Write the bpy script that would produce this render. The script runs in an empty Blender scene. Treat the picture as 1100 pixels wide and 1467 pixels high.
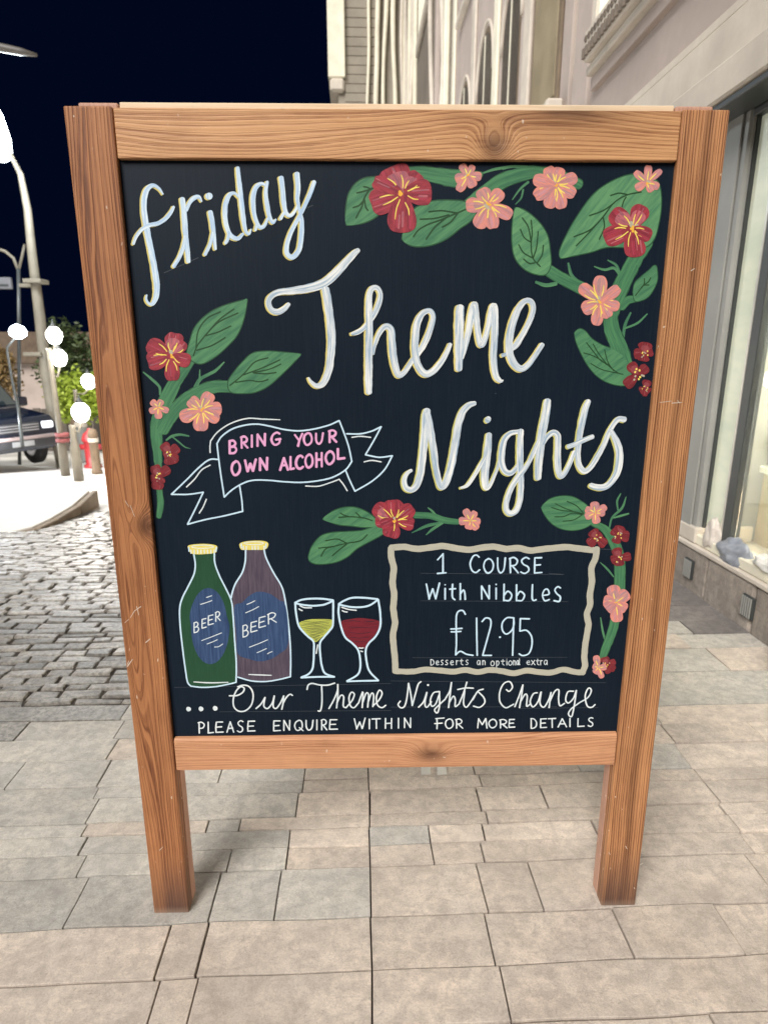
import bpy, bmesh, math, random
from mathutils import Vector, Matrix
from mathutils.noise import noise as pnoise
random.seed(7)
S = bpy.context.scene
COL = S.collection

# ------------------------------------------------------------------ camera, sky, sun, exposure
CAM_H = 1.3; PITCH = 0.2548718; ROLL = -0.0009975; YAW = 0.0434; FPX = 875.0
def cam_axes():
    cy, sy = math.cos(YAW), math.sin(YAW)
    f = Vector((sy*math.cos(PITCH), cy*math.cos(PITCH), -math.sin(PITCH)))
    r = Vector((cy, -sy, 0)); u = r.cross(f)
    c, s = math.cos(ROLL), math.sin(ROLL)
    return c*r + s*u, -s*r + c*u, f
RX, UX, FX = cam_axes()
cd = bpy.data.cameras.new('camera'); cam = bpy.data.objects.new('camera', cd); COL.objects.link(cam)
cam.matrix_world = Matrix(((RX.x, UX.x, -FX.x, 0), (RX.y, UX.y, -FX.y, 0), (RX.z, UX.z, -FX.z, CAM_H), (0, 0, 0, 1)))
cd.sensor_fit = 'VERTICAL'; cd.sensor_height = 36; cd.lens = 36*FPX/1467
cd.clip_start = 0.05; cd.clip_end = 600
cd.dof.use_dof = True; cd.dof.focus_distance = 1.42; cd.dof.aperture_fstop = (cd.lens/1000)/0.0048
S.camera = cam
W = bpy.data.worlds.new('World'); S.world = W; W.use_nodes = True
bg = W.node_tree.nodes['Background']
bg.inputs[0].default_value = (0.0007, 0.0024, 0.0125, 1); bg.inputs[1].default_value = 0.85
sd = bpy.data.lights.new('sun', 'SUN'); sun = bpy.data.objects.new('sun', sd); COL.objects.link(sun)
sd.energy = 4.4; sd.angle = math.radians(32); sd.color = (1.0, 0.965, 0.92)
sun.rotation_euler = Vector((0.40, 0.66, -0.63)).to_track_quat('-Z', 'Y').to_euler()
S.view_settings.view_transform = 'Standard'; S.view_settings.look = 'None'
S.view_settings.gamma = 1; S.view_settings.exposure = 0.12; S.view_settings.use_curve_mapping = False

def ray(px, py): return FX*FPX + RX*(px-550) - UX*(py-733.5)
C0 = Vector((0, 0, CAM_H))
def at(px, py, Y):
    v = ray(px, py); return C0 + v*(Y/v.y)

# ------------------------------------------------------------------ helpers
def lin(c):
    return tuple(((x/255)/12.92 if x/255 <= .04045 else ((x/255+.055)/1.055)**2.4) for x in c)
def tag(o, label=None, cat=None, group=None, kind=None):
    if label: o['label'] = label
    if cat: o['category'] = cat
    if group: o['group'] = group
    if kind: o['kind'] = kind
    return o
def link(name, me, parent=None):
    o = bpy.data.objects.new(name, me); COL.objects.link(o)
    if parent is not None: o.parent = parent
    return o
def empty(name, loc=(0, 0, 0), rz=0, **k):
    o = bpy.data.objects.new(name, None); COL.objects.link(o); o.location = loc; o.rotation_euler = (0, 0, rz)
    o.empty_display_size = .1
    return tag(o, **k)
class MB:
    def __init__(s): s.bm = bmesh.new(); s.uv = None
    def _xf(s, vs, loc, rot):
        if rot: bmesh.ops.rotate(s.bm, verts=vs, cent=(0, 0, 0), matrix=Matrix.Rotation(rot[0], 3, rot[1]))
        bmesh.ops.translate(s.bm, verts=vs, vec=loc)
    def box(s, x0, x1, y0, y1, z0, z1, bev=0, seg=1, mi=0):
        r = bmesh.ops.create_cube(s.bm, size=1)['verts']
        bmesh.ops.scale(s.bm, verts=r, vec=(x1-x0, y1-y0, z1-z0))
        bmesh.ops.translate(s.bm, verts=r, vec=((x0+x1)/2, (y0+y1)/2, (z0+z1)/2))
        fs = set(f for v in r for f in v.link_faces)
        if mi:
            for f in fs: f.material_index = mi
        if bev:
            es = list({e for v in r for e in v.link_edges})
            bmesh.ops.bevel(s.bm, geom=es, offset=bev, segments=seg, affect='EDGES', profile=.5)
        return s
    def prism(s, pts, axis, a, b, bev=0, seg=1):
        # pts: 2-D outline; extruded along axis between a and b. axis 'Y': pts=(x,z); 'X': pts=(y,z); 'Z': pts=(x,y)
        def P(p, t): return {'Y': (p[0], t, p[1]), 'X': (t, p[0], p[1]), 'Z': (p[0], p[1], t)}[axis]
        va = [s.bm.verts.new(P(p, a)) for p in pts]; vb = [s.bm.verts.new(P(p, b)) for p in pts]
        fs = [s.bm.faces.new(va), s.bm.faces.new(vb[::-1])]
        n = len(pts)
        for i in range(n): fs.append(s.bm.faces.new((va[i], vb[i], vb[(i+1) % n], va[(i+1) % n])))
        bmesh.ops.recalc_face_normals(s.bm, faces=fs)
        if bev:
            es = list({e for f in fs for e in f.edges})
            bmesh.ops.bevel(s.bm, geom=es, offset=bev, segments=seg, affect='EDGES', profile=.5)
        return s
    def tube(s, pts, rad, n=10, cap=True):
        pts = [Vector(p) for p in pts]
        if not hasattr(rad, '__len__'): rad = [rad]*len(pts)
        rings = []
        for i, p in enumerate(pts):
            t = (pts[min(i+1, len(pts)-1)]-pts[max(i-1, 0)]).normalized()
            a = t.cross(Vector((0.03, 1, 0.02))); a = a.normalized() if a.length > .05 else t.cross(Vector((1, 0, 0))).normalized()
            b = t.cross(a)
            rings.append([s.bm.verts.new(p+rad[i]*(a*math.cos(2*math.pi*k/n)+b*math.sin(2*math.pi*k/n))) for k in range(n)])
        for r0, r1 in zip(rings, rings[1:]):
            for k in range(n):
                f = s.bm.faces.new((r0[k], r0[(k+1) % n], r1[(k+1) % n], r1[k])); f.smooth = True
        if cap: s.bm.faces.new(rings[0][::-1]); s.bm.faces.new(rings[-1])
        return s
    def lathe(s, prof, c=(0, 0, 0), n=20):
        rings = [[s.bm.verts.new((c[0]+r*math.cos(2*math.pi*k/n), c[1]+r*math.sin(2*math.pi*k/n), c[2]+z)) for k in range(n)] for r, z in prof]
        for r0, r1 in zip(rings, rings[1:]):
            for k in range(n):
                f = s.bm.faces.new((r0[k], r0[(k+1) % n], r1[(k+1) % n], r1[k])); f.smooth = True
        s.bm.faces.new(rings[0][::-1]); s.bm.faces.new(rings[-1])
        return s
    def build(s, name, mat, parent=None, **k):
        bmesh.ops.recalc_face_normals(s.bm, faces=s.bm.faces)
        me = bpy.data.meshes.new(name); s.bm.to_mesh(me); s.bm.free()
        for m in (mat if isinstance(mat, (list, tuple)) else [mat]): me.materials.append(m)
        return tag(link(name, me, parent), **k)

# node helper
class NT:
    def __init__(s, name):
        s.m = bpy.data.materials.new(name); s.m.use_nodes = True; s.t = s.m.node_tree
        s.b = s.t.nodes['Principled BSDF']; s.out = s.t.nodes['Material Output']
    def n(s, typ, **k):
        nd = s.t.nodes.new(typ)
        for a, v in k.items():
            if a.startswith('_'): continue
            setattr(nd, a, v)
        return nd
    def put(s, sock, v):
        if isinstance(v, bpy.types.NodeSocket): s.t.links.new(v, sock)
        elif v is not None:
            if hasattr(sock.default_value, '__len__') and hasattr(v, '__len__') and len(sock.default_value) == 4 and len(v) == 3: v = (*v, 1)
            sock.default_value = v
    def math(s, op, a, b=None, c=None):
        nd = s.n('ShaderNodeMath', operation=op); s.put(nd.inputs[0], a)
        if b is not None: s.put(nd.inputs[1], b)
        if c is not None: s.put(nd.inputs[2], c)
        return nd.outputs[0]
    def coord(s, which='Object'): return s.n('ShaderNodeTexCoord').outputs[which]
    def pos(s): return s.n('ShaderNodeNewGeometry').outputs['Position']
    def mapv(s, v, scale=(1, 1, 1), loc=(0, 0, 0), rot=(0, 0, 0)):
        nd = s.n('ShaderNodeMapping'); s.put(nd.inputs[0], v); nd.inputs['Scale'].default_value = scale
        s.put(nd.inputs['Location'], loc); nd.inputs['Rotation'].default_value = rot
        return nd.outputs[0]
    def noise(s, v, scale=5, detail=3, rough=.5, dist=0):
        nd = s.n('ShaderNodeTexNoise'); s.put(nd.inputs['Vector'], v); nd.inputs['Scale'].default_value = scale
        nd.inputs['Detail'].default_value = detail; nd.inputs['Roughness'].default_value = rough; nd.inputs['Distortion'].default_value = dist
        return nd.outputs['Fac']
    def noise1(s, w, scale=1, detail=2, rough=.5):
        nd = s.n('ShaderNodeTexNoise', noise_dimensions='1D'); s.put(nd.inputs['W'], w); nd.inputs['Scale'].default_value = scale
        nd.inputs['Detail'].default_value = detail; nd.inputs['Roughness'].default_value = rough
        return nd.outputs['Fac']
    def ramp(s, f, stops):
        nd = s.n('ShaderNodeValToRGB'); s.put(nd.inputs[0], f); cr = nd.color_ramp
        while len(cr.elements) < len(stops): cr.elements.new(.5)
        for e, (p, c) in zip(cr.elements, stops):
            e.position = p; e.color = (c, c, c, 1) if not hasattr(c, '__len__') else (*c[:3], 1)
        return nd.outputs[0]
    def mix(s, f, a, b, mode='MIX'):
        nd = s.n('ShaderNodeMix', data_type='RGBA', blend_type=mode); s.put(nd.inputs[0], f); s.put(nd.inputs[6], a); s.put(nd.inputs[7], b)
        return nd.outputs[2]
    def sep(s, v):
        nd = s.n('ShaderNodeSeparateXYZ'); s.put(nd.inputs[0], v); return nd.outputs
    def comb(s, x, y, z):
        nd = s.n('ShaderNodeCombineXYZ'); s.put(nd.inputs[0], x); s.put(nd.inputs[1], y); s.put(nd.inputs[2], z); return nd.outputs[0]
    def rnd(s): return s.n('ShaderNodeObjectInfo').outputs['Random']
    def bump(s, h, strength=.3, dist=.002):
        nd = s.n('ShaderNodeBump'); nd.inputs['Strength'].default_value = strength; nd.inputs['Distance'].default_value = dist
        s.put(nd.inputs['Height'], h); s.t.links.new(nd.outputs[0], s.b.inputs['Normal'])
    def fin(s, col=None, rough=.6, metal=0, spec=None, **k):
        s.put(s.b.inputs['Base Color'], col); s.put(s.b.inputs['Roughness'], rough); s.put(s.b.inputs['Metallic'], metal)
        if spec is not None: s.b.inputs['Specular IOR Level'].default_value = spec
        return s.m

def flat(name, c, rough=.6, metal=0, var=.12, sc=8, bump=0, spec=None):
    t = NT(name); p = t.pos(); n = t.noise(p, sc, 5, .6)
    a = tuple(x*(1-var) for x in c); b = tuple(min(1, x*(1+var)) for x in c)
    n2 = t.noise(p, sc*9, 3, .6)
    col = t.mix(t.math('MULTIPLY', n2, .4), t.ramp(n, [(.3, a), (.7, b)]), tuple(x*.8 for x in c))
    if bump: t.bump(n2, bump, .003)
    return t.fin(col, rough, metal, spec)
def emit(name, c, s):
    t = NT(name); t.put(t.b.inputs['Emission Color'], c); t.b.inputs['Emission Strength'].default_value = s
    return t.fin((.8, .8, .8), .4)

# ------------------------------------------------------------------ ground shape
def gz(Y): return 0.0 if Y < 3.6 else -(Y-3.6)*0.102

# ------------------------------------------------------------------ materials of the setting
def stone_mat(name, base, warm, dark, sc=1.0, rough=.72, spread=.35, bumps=.35, stain=.5):
    t = NT(name); p = t.pos(); r = t.rnd()
    off = t.comb(t.math('MULTIPLY', r, 37.0), t.math('MULTIPLY', r, 91.0), 0.0)
    v = t.mapv(p, loc=off)
    big = t.noise(v, 5*sc, 5, .62, .4); mid = t.noise(v, 26*sc, 6, .7, .3); fine = t.noise(v, 260*sc, 4, .8)
    c = t.mix(t.ramp(big, [(.36, 0), (.66, 1)]), base, warm)
    c = t.mix(t.math('MULTIPLY', t.ramp(mid, [(.40, 1), (.58, 0)]), stain*1.3), c, dark)
    c = t.mix(t.math('MULTIPLY', t.ramp(fine, [(.36, 1), (.52, 0)]), .34), c, tuple(x*.55 for x in dark))
    c = t.mix(t.math('MULTIPLY', t.ramp(fine, [(.58, 0), (.72, 1)]), .35), c, tuple(min(1, x*1.35) for x in warm))
    dirt = t.noise(t.mapv(p, scale=(2.2, 3.5, 1), loc=(4, 1, 0)), 1, 5, .65, .6)
    c = t.mix(t.math('MULTIPLY', t.ramp(dirt, [(.44, 0), (.66, 1)]), .45), c, tuple(x*.78 for x in dark))
    pit = t.noise(v, 95*sc, 3, .75, .2)
    c = t.mix(t.math('MULTIPLY', t.ramp(pit, [(.60, 0), (.70, 1)]), .38), c, tuple(x*.5 for x in dark))
    veins = t.noise(t.mapv(v, scale=(9, 22, 1)), 1, 6, .75, 1.2)
    c = t.mix(t.math('MULTIPLY', t.ramp(veins, [(.47, 0), (.5, 1), (.53, 0)]), .28), c, tuple(x*.7 for x in dark))
    k = t.math('MULTIPLY_ADD', r, spread, 1-spread*.55)
    kk = t.comb(k, k, k)
    c = t.mix(1.0, c, kk, 'MULTIPLY')
    h = t.math('ADD', t.math('MULTIPLY', mid, .8), t.math('MULTIPLY', fine, .45))
    t.bump(h, bumps, .004)
    return t.fin(c, t.math('MULTIPLY_ADD', mid, .25, rough-.12))
M_slab = stone_mat('paving stone', (.64, .56, .485), (.78, .665, .56), (.42, .36, .31), spread=.2, bumps=.5)
M_slab2 = stone_mat('grey paving stone', (.53, .505, .465), (.63, .58, .51), (.34, .32, .29), spread=.24, bumps=.5)
M_slab_shade = stone_mat('shaded paving stone', (.25, .23, .22), (.30, .27, .25), (.16, .145, .14), spread=.2)  # paving colour darkened to hold the shadow beside the shop plinth
M_cob = stone_mat('cobble stone', (.27, .25, .225), (.36, .33, .285), (.12, .11, .098), sc=2.0, rough=.34, spread=.7, bumps=.5, stain=.7)
M_joint = flat('joint dirt', (.05, .04, .032), .95, var=.3, sc=30, bump=.5)
M_plaza = flat('pale plaza concrete', (.84, .81, .76), .7, var=.06, sc=1.5, bump=.2)
M_kerb = flat('kerb stone', (.30, .235, .17), .8, var=.25, sc=6, bump=.4)

# ground: one sheet to the horizon, sloping gently away from the pavement
def sheet(name, xs, ys, dz, mat, **k):
    bm = bmesh.new(); g = [[bm.verts.new((x, y, gz(y)+dz)) for x in xs] for y in ys]
    for a, b in zip(g, g[1:]):
        for i in range(len(xs)-1): bm.faces.new((a[i], a[i+1], b[i+1], b[i]))
    me = bpy.data.meshes.new(name); bm.to_mesh(me); bm.free(); me.materials.append(mat)
    return tag(link(name, me), **k)
sheet('ground', [-250, -60, -20, 0, 20, 60, 250], [-60, -10, 0, 3.6, 6.2, 10, 20, 40, 80, 300], -.03, flat('dark ground', (.16, .145, .125), .9, sc=2), kind='structure')
sheet('plaza', [-40, -20, -10, -5, 0, 1.8], [6.2, 8, 12, 20, 30], -.012, M_plaza, kind='structure')
pav = sheet('pavement', [-3.2, -1.5, 0, 1.87], [.2, 1, 2, 3.6, 6.2], -.015, M_joint, kind='structure')

def slab(poly, mat, parent, top=0.0, thick=.02, bev=.0013, name='paving_slab', tilt=(0, 0)):
    # poly: ground outline; the slab follows gz
    bm = bmesh.new()
    cx = sum(p[0] for p in poly)/len(poly); cy = sum(p[1] for p in poly)/len(poly)
    def zz(x, y): return gz(y)+top+tilt[0]*(x-cx)+tilt[1]*(y-cy)
    up = [bm.verts.new((x, y, zz(x, y))) for x, y in poly]; lo = [bm.verts.new((x, y, gz(y)-thick)) for x, y in poly]
    f = bm.faces.new(up); n = len(poly)
    for i in range(n): bm.faces.new((lo[i], lo[(i+1) % n], up[(i+1) % n], up[i]))
    bmesh.ops.recalc_face_normals(bm, faces=bm.faces)
    bmesh.ops.bevel(bm, geom=list(f.edges), offset=bev, segments=2, affect='EDGES', profile=.6)
    me = bpy.data.meshes.new(name); bm.to_mesh(me); bm.free(); me.materials.append(mat)
    return link(name, me, parent)
rows = [.30, .52, .70, .80, .915, 1.035, 1.165, 1.312, 1.385, 1.452, 1.50, 1.60, 1.655, 1.785, 1.90, 2.015, 2.115]
cols = {0: [-2, -.9, -.42, -.34, .018, .29, .9, 2], 1: [-2, -1.2, -.42, -.345, .018, .29, .6, 1.2, 2], 2: [-2, -1.0, -.425, -.35, .018, .5, .9, 2], 3: [-2, -1.1, -.43, -.35, .018, .292, .7, 1.1, 2],
        12: [-2.2, -1.5, -1.1, -.82, -.45, -.18, .02, .36, .7, 1.07, 1.5, 2], 13: [-2.2, -1.3, -.84, -.62, -.45, .02, .37, .55, 1.08, 1.4, 2], 14: [-2.2, -1.6, -1.2, -.86, -.45, -.2, .02, .37, .8, 1.09, 1.6, 2], 15: [-2.2, -1.4, -.88, -.46, .02, .38, .7, 1.1, 2],
        4: [-2, -1.3, -.435, -.355, .018, .296, .93, 1.5, 2],
        5: [-2, -1.25, -.45, -.362, .018, .288, .60, .85, 1.3, 2],
        6: [-2.1, -1.15, -.70, -.367, -.21, .02, .30, .435, 1.02, 1.5, 2],
        7: [-2.2, -1.3, -.735, -.50, -.355, -.2, .02, .19, .325, 1.05, 1.6, 2],
        8: [-2.1, -1.2, -.76, -.49, -.2, .02, .19, .34, .66, 1.06, 1.5, 2],
        9: [-2.2, -1.5, -.78, -.44, -.35, .022, .36, .74, 1.06, 2],
        10: [-2.2, -1.1, -.79, -.53, -.19, .022, .35, .55, 1.07, 1.5, 2],
        11: [-2.2, -1.4, -.81, -.6, -.18, .02, .37, .8, 1.07, 1.4, 2]}
for i in range(len(rows)-1):
    y0, y1 = rows[i], rows[i+1]
    cs = cols.get(i)
    if cs is None:
        cs = [-2.3]; x = -2.3
        while x < 2: x += random.uniform(.22, .48); cs.append(x)
        cs[-1] = 2.0
    for a, b in zip(cs, cs[1:]):
        b = min(b, 1.868)
        if b < a+.03: continue
        g = .0019 + (.0016 if random.random() < .12 else 0)
        j = lambda: random.uniform(-.0045, .0045)
        # hand-cut slabs: points along each side wander a little
        def side(p, q):
            out = []
            L = math.hypot(q[0]-p[0], q[1]-p[1]); n = max(1, int(L/.07))
            for s in range(n):
                t = s/n; out.append((p[0]+(q[0]-p[0])*t, p[1]+(q[1]-p[1])*t))
            return out
        wob = lambda x, y: (pnoise(Vector((x*4, y*4, 3)))*.006, pnoise(Vector((x*5, y*9, 9)))*.006)
        c = [(a+g, y0+.0023), (b-g, y0+.0023), (b-g, y1-.0023), (a+g, y1-.0023)]
        poly = []
        for k in range(4):
            for p in side(c[k], c[(k+1) % 4]):
                w_ = wob(*p); poly.append((p[0]+w_[0], p[1]+w_[1]))
        grey = random.random() < (.85 if (b < -.15 and y0 > 1.15) else .06)
        slab(poly, (M_cob if ((b < -.75 and i == 15) or (b < -1.0 and i in (13, 14) and random.random() < .6)) else M_slab2 if grey else M_slab), pav, top=random.uniform(-.0022, .0022), tilt=(random.uniform(-.003, .003), random.uniform(-.006, .006)))
# rows of narrower slabs on to the right, past the sign
y = 2.115
while y < 6.1:
    d = random.uniform(.12, .21); x = -.25 + random.uniform(-.05, .05)
    while x < 1.868:
        w = random.uniform(.3, .7); b = min(x+w, 1.868)
        if b-x > .04:
            slab([(x+.003, y+.003), (b-.003, y+.003), (b-.003, y+d-.003), (x+.003, y+d-.003)], (M_slab_shade if (x > 1.2 and y > 2.5) else random.choice([M_slab2, M_slab2, M_slab])), pav, top=random.uniform(-.003, .003))  # slabs near the plinth get the painted-in shade tone
        x += w
    y += d
# cobbles of the street, left of the sign
street = sheet('street', [-9, -3.2, -1.5, -.26], [2.118, 2.8, 3.6, 6.2], -.006, M_joint, kind='structure')
rest = bmesh.new(); cnt = 0
yy = 2.122
while yy < 6.15:
    d = random.uniform(.042, .068)*(1 if yy < 4 else 1.2); x = -.27
    while x > -3.6:
        w = random.uniform(.09, .22); jy = random.uniform(-.006, .006)
        px_ok = x < -.25*yy
        pts = []
        for k, (ax, ay) in enumerate([(x-w+.005, yy+.004), (x-w*.5, yy+.004), (x-.005, yy+.004), (x-.005, yy+d-.004), (x-w*.5, yy+d-.004), (x-w+.005, yy+d-.004)]):
            pts.append((ax+random.uniform(-.006, .006), ay+jy+random.uniform(-.005, .005)))
        if px_ok:
            tp = random.uniform(-.002, .007)
            if cnt < 300 and yy < 2.95:
                slab(pts, M_cob, street, top=tp, bev=.008, name='cobble', thick=.01, tilt=(random.uniform(-.04, .04), random.uniform(-.06, .06))); cnt += 1
            else:
                up = [rest.verts.new((a, b, gz(b)+tp-.004)) for a, b in pts]
                cx = sum(a for a, b in pts)/6; cy = sum(b for a, b in pts)/6
                ins = [rest.verts.new((cx+(a-cx)*.84, cy+(b-cy)*.8, gz(b)+tp+random.uniform(0, .004))) for a, b in pts]
                lo = [rest.verts.new((a, b, gz(b)-.01)) for a, b in pts]
                rest.faces.new(ins)
                for k in range(6):
                    rest.faces.new((up[k], up[(k+1) % 6], ins[(k+1) % 6], ins[k])); rest.faces.new((lo[k], lo[(k+1) % 6], up[(k+1) % 6], up[k]))
        x -= w
    yy += d
me = bpy.data.meshes.new('cobbles'); bmesh.ops.recalc_face_normals(rest, faces=rest.faces); rest.to_mesh(me); rest.free(); me.materials.append(M_cob)
tag(link('cobbles', me, street), kind='stuff')
# raised corner of the far pavement with its kerb
pts = [(-9, 4.95), (-3.0, 4.95), (-2.86, 5.02), (-2.78, 5.15), (-2.76, 5.4), (-2.78, 5.9), (-2.9, 6.6), (-9, 6.6)]
k = MB()
k.prism([(a, b) for a, b in pts], 'Z', gz(5.8)-.25, gz(5.8)+.09, bev=.015, seg=2)
side_pav = k.build('side_pavement', M_plaza, kind='structure')
kb = MB()
kp = [(-3.95, 4.93), (-3.0, 4.93), (-2.85, 5.0), (-2.76, 5.13), (-2.74, 5.4), (-2.76, 5.9), (-2.88, 6.6)]
for i, (a, b) in enumerate(zip(kp, kp[1:])):
    n = max(1, int(math.hypot(b[0]-a[0], b[1]-a[1])/.45))
    for q in range(n):
        p0 = (a[0]+(b[0]-a[0])*(q+.01)/n, a[1]+(b[1]-a[1])*(q+.01)/n); p1 = (a[0]+(b[0]-a[0])*(q+.99)/n, a[1]+(b[1]-a[1])*(q+.99)/n)
        dx, dy = p1[0]-p0[0], p1[1]-p0[1]; L = math.hypot(dx, dy); nx, ny = dy/L*.06, -dx/L*.06
        m_ = MB(); m_.prism([p0, p1, (p1[0]+nx, p1[1]+ny), (p0[0]+nx, p0[1]+ny)], 'Z', gz(p0[1])-.1, gz(5.8)+.087, bev=.008)
        m_.build('kerb_stone', M_kerb, side_pav)
kb.bm.free()

# ------------------------------------------------------------------ the sign: solid pine A-board, folded
BW, BH = 1.1597, 1.7130
LEAN, BYAW = .012, -.02525988
BO = Vector((.07996434, 1.182198998, 0))
board = empty('sandwich_board', BO, label='tall pine framed chalkboard sign hand painted with flowers, bottles and white lettering', cat='sign')
board.rotation_euler = (-LEAN, 0, BYAW)
_ux = Vector((math.cos(BYAW), math.sin(BYAW), 0)); _nn = Vector((-math.sin(BYAW), math.cos(BYAW), 0))
_up = math.cos(LEAN)*Vector((0, 0, 1))+math.sin(LEAN)*_nn; _nr = _ux.cross(_up)
PANEL_Y = .011
def board_uv(px, py):                       # artwork coordinates on the flat panel
    v = ray(px, py); q0 = BO-_nr*PANEL_Y
    t = ((q0-C0) @ _nr)/(v @ _nr) if False else (q0-C0).dot(_nr)/v.dot(_nr)
    q = C0+v*t-BO
    return q.dot(_ux), q.dot(_up)

def wood(name, along, c0, freq, knots=(), light=(.62, .345, .155), dark=(.33, .125, .042), warp=.012, base=None, wear=False, contrast=1.0, streak=None, rough=.55):
    t = NT(name); s = t.sep(t.coord('Object'))
    A, D, L = (s[0], s[1], s[2]) if along == 'Z' else (s[2], s[1], s[0])
    w1 = t.noise(t.comb(t.math('MULTIPLY', A, 6), t.math('MULTIPLY', D, 6), t.math('MULTIPLY', L, 1.6)), 1, 2, .5)
    w2 = t.noise(t.comb(t.math('MULTIPLY', A, 40), t.math('MULTIPLY', D, 40), t.math('MULTIPLY', L, 7)), 1, 3, .6)
    r = t.math('ADD', A, t.math('MULTIPLY', D, .55))
    r = t.math('ADD', r, t.math('MULTIPLY', t.math('SUBTRACT', w1, .5), warp*5))
    r = t.math('ADD', r, t.math('MULTIPLY', t.math('SUBTRACT', w2, .5), warp*.28))
    kmask = None
    for (ka, kl, ra, rl, amp) in knots:
        da = t.math('DIVIDE', t.math('SUBTRACT', A, ka), ra); dl = t.math('DIVIDE', t.math('SUBTRACT', L, kl), rl)
        d2 = t.math('ADD', t.math('MULTIPLY', da, da), t.math('MULTIPLY', dl, dl))
        e = t.math('POWER', 2.718, t.math('MULTIPLY', d2, -1.0))
        r = t.math('ADD', r, t.math('MULTIPLY', e, amp))
        if abs(amp) > .0101 and rl < .2:
            e2 = t.math('POWER', 2.718, t.math('MULTIPLY', d2, -1.6))
            kmask = e2 if kmask is None else t.math('MAXIMUM', kmask, e2)
    q = t.math('MULTIPLY', r, freq)
    ring = t.noise1(q, 1, 1.5, .5)
    saw = t.math('FRACT', t.math('ADD', t.math('MULTIPLY', q, .62), t.math('MULTIPLY', ring, 1.3)))
    late = t.math('ADD', t.math('MULTIPLY', t.ramp(saw, [(0, .9), (.16, .0), (.58, .15), (.86, 1), (1, .95)]), .66), t.math('MULTIPLY', t.ramp(ring, [(.36, 0), (.62, 1)]), .34))
    fib = t.noise(t.comb(t.math('MULTIPLY', A, 520), t.math('MULTIPLY', D, 520), t.math('MULTIPLY', L, 12)), 1, 3, .7)
    broad = t.noise(t.comb(t.math('MULTIPLY', A, 22), t.math('MULTIPLY', D, 10), t.math('MULTIPLY', L, 2.3)), 1, 3, .6)
    f = t.math('MULTIPLY', late, contrast)
    f = t.math('ADD', f, t.math('MULTIPLY', t.math('SUBTRACT', fib, .5), 1.5))
    f = t.math('ADD', f, t.math('MULTIPLY', t.math('SUBTRACT', broad, .5), 1.15))
    mid = tuple((a*b)**.5 for a, b in zip(light, dark))
    col = t.ramp(f, [(.0, light), (.42, tuple(.55*a+.45*b for a, b in zip(light, mid))), (.72, mid), (1, dark)])
    if streak:
        e = t.math('POWER', 2.718, t.math('MULTIPLY', t.math('POWER', t.math('ABSOLUTE', t.math('DIVIDE', t.math('SUBTRACT', t.math('ADD', A, t.math('MULTIPLY', t.math('SUBTRACT', w1, .5), .03)), streak[0]), streak[1])), 2.0), -1.0))
        col = t.mix(t.math('MULTIPLY', e, streak[2]), col, tuple(x*.55 for x in dark))
    if kmask is not None:
        kn = t.math('MULTIPLY', kmask, t.ramp(w2, [(.3, .55), (.6, 1)]))
        col = t.mix(t.math('MULTIPLY', kn, .88), col, (.085, .034, .018))
    blot = t.noise(t.mapv(t.coord('Object'), scale=(9, 9, 9)), 1, 4, .6)
    col = t.mix(t.math('MULTIPLY', t.ramp(blot, [(.52, 0), (.75, 1)]), .28), col, tuple(x*.62 for x in mid))
    # little paint specks and scuffs, pale
    sp = t.noise(t.mapv(t.coord('Object'), scale=(150, 150, 70)), 1, 1, .5); sp2 = t.noise(t.mapv(t.coord('Object'), scale=(11, 11, 7), loc=(5, 3, 1)), 1, 2, .5)
    col = t.mix(t.math('MULTIPLY', t.ramp(sp, [(.735, 0), (.76, 1)]), t.ramp(sp2, [(.50, 0), (.60, .8)])), col, (.72, .60, .48))
    if wear:
        zz = t.sep(t.coord('Object'))[2]
        m = t.math('MULTIPLY', t.ramp(zz, [(.0, 1), (.05, .8), (.17, .0)]), t.ramp(broad, [(.3, .5), (.55, 1)]))
        col = t.mix(t.math('MULTIPLY', m, .95), col, (.085, .045, .035))
        dirt = t.math('MULTIPLY', t.ramp(zz, [(.0, 1), (.02, .0)]), .4); col = t.mix(dirt, col, (.40, .30, .22))
    t.bump(t.math('ADD', t.math('MULTIPLY', f, -.5), t.math('MULTIPLY', fib, .6)), .7, .0022)
    return t.fin(col, t.math('MULTIPLY_ADD', fib, .2, rough-.1), spec=.35)
IW = .4958; z_bt, z_bb, z_tb = .4722, .3922, 1.6315
def uvk(px, py): u, v = board_uv(px, py); return u, v
kl = uvk(205, 752); kt = uvk(707, 205); kb2 = uvk(617, 1076)
WL = wood('pine, left stile', 'Z', 0, 250, knots=[(kl[0]+.012, kl[1], .026, .030, .040), (-.563, .86, .021, .42, .055), (-.57, 1.5, .02, .3, .012)],
          light=(.43, .185, .075), dark=(.115, .036, .014), warp=.008, wear=True, contrast=.85)
WR = wood('pine, right stile', 'Z', 0, 300, knots=[(.60, 1.1, .03, .5, .012)], light=(.55, .265, .115), dark=(.140, .048, .019), warp=.004, wear=True, contrast=1.0, streak=(.548, .0085, .42))
WT = wood('pine, top rail', 'X', 0, 260, knots=[(kt[1]-.01, kt[0], .035, .030, .045), (1.72, .30, .05, .16, -.02), (1.64, -.30, .05, .3, .02)], light=(.62, .335, .155), dark=(.22, .085, .034), warp=.008, contrast=.72)
WB = wood('pine, bottom rail', 'X', 0, 210, knots=[(kb2[1], kb2[0], .024, .04, .034), (.44, .17, .05, .22, .03), (.45, -.35, .05, .25, .02)], light=(.60, .305, .160), dark=(.25, .095, .044), warp=.010, contrast=.62)
WP = wood('pale raw pine', 'X', 0, 90, light=(.78, .62, .43), dark=(.60, .40, .23), warp=.01, contrast=.45)
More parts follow.
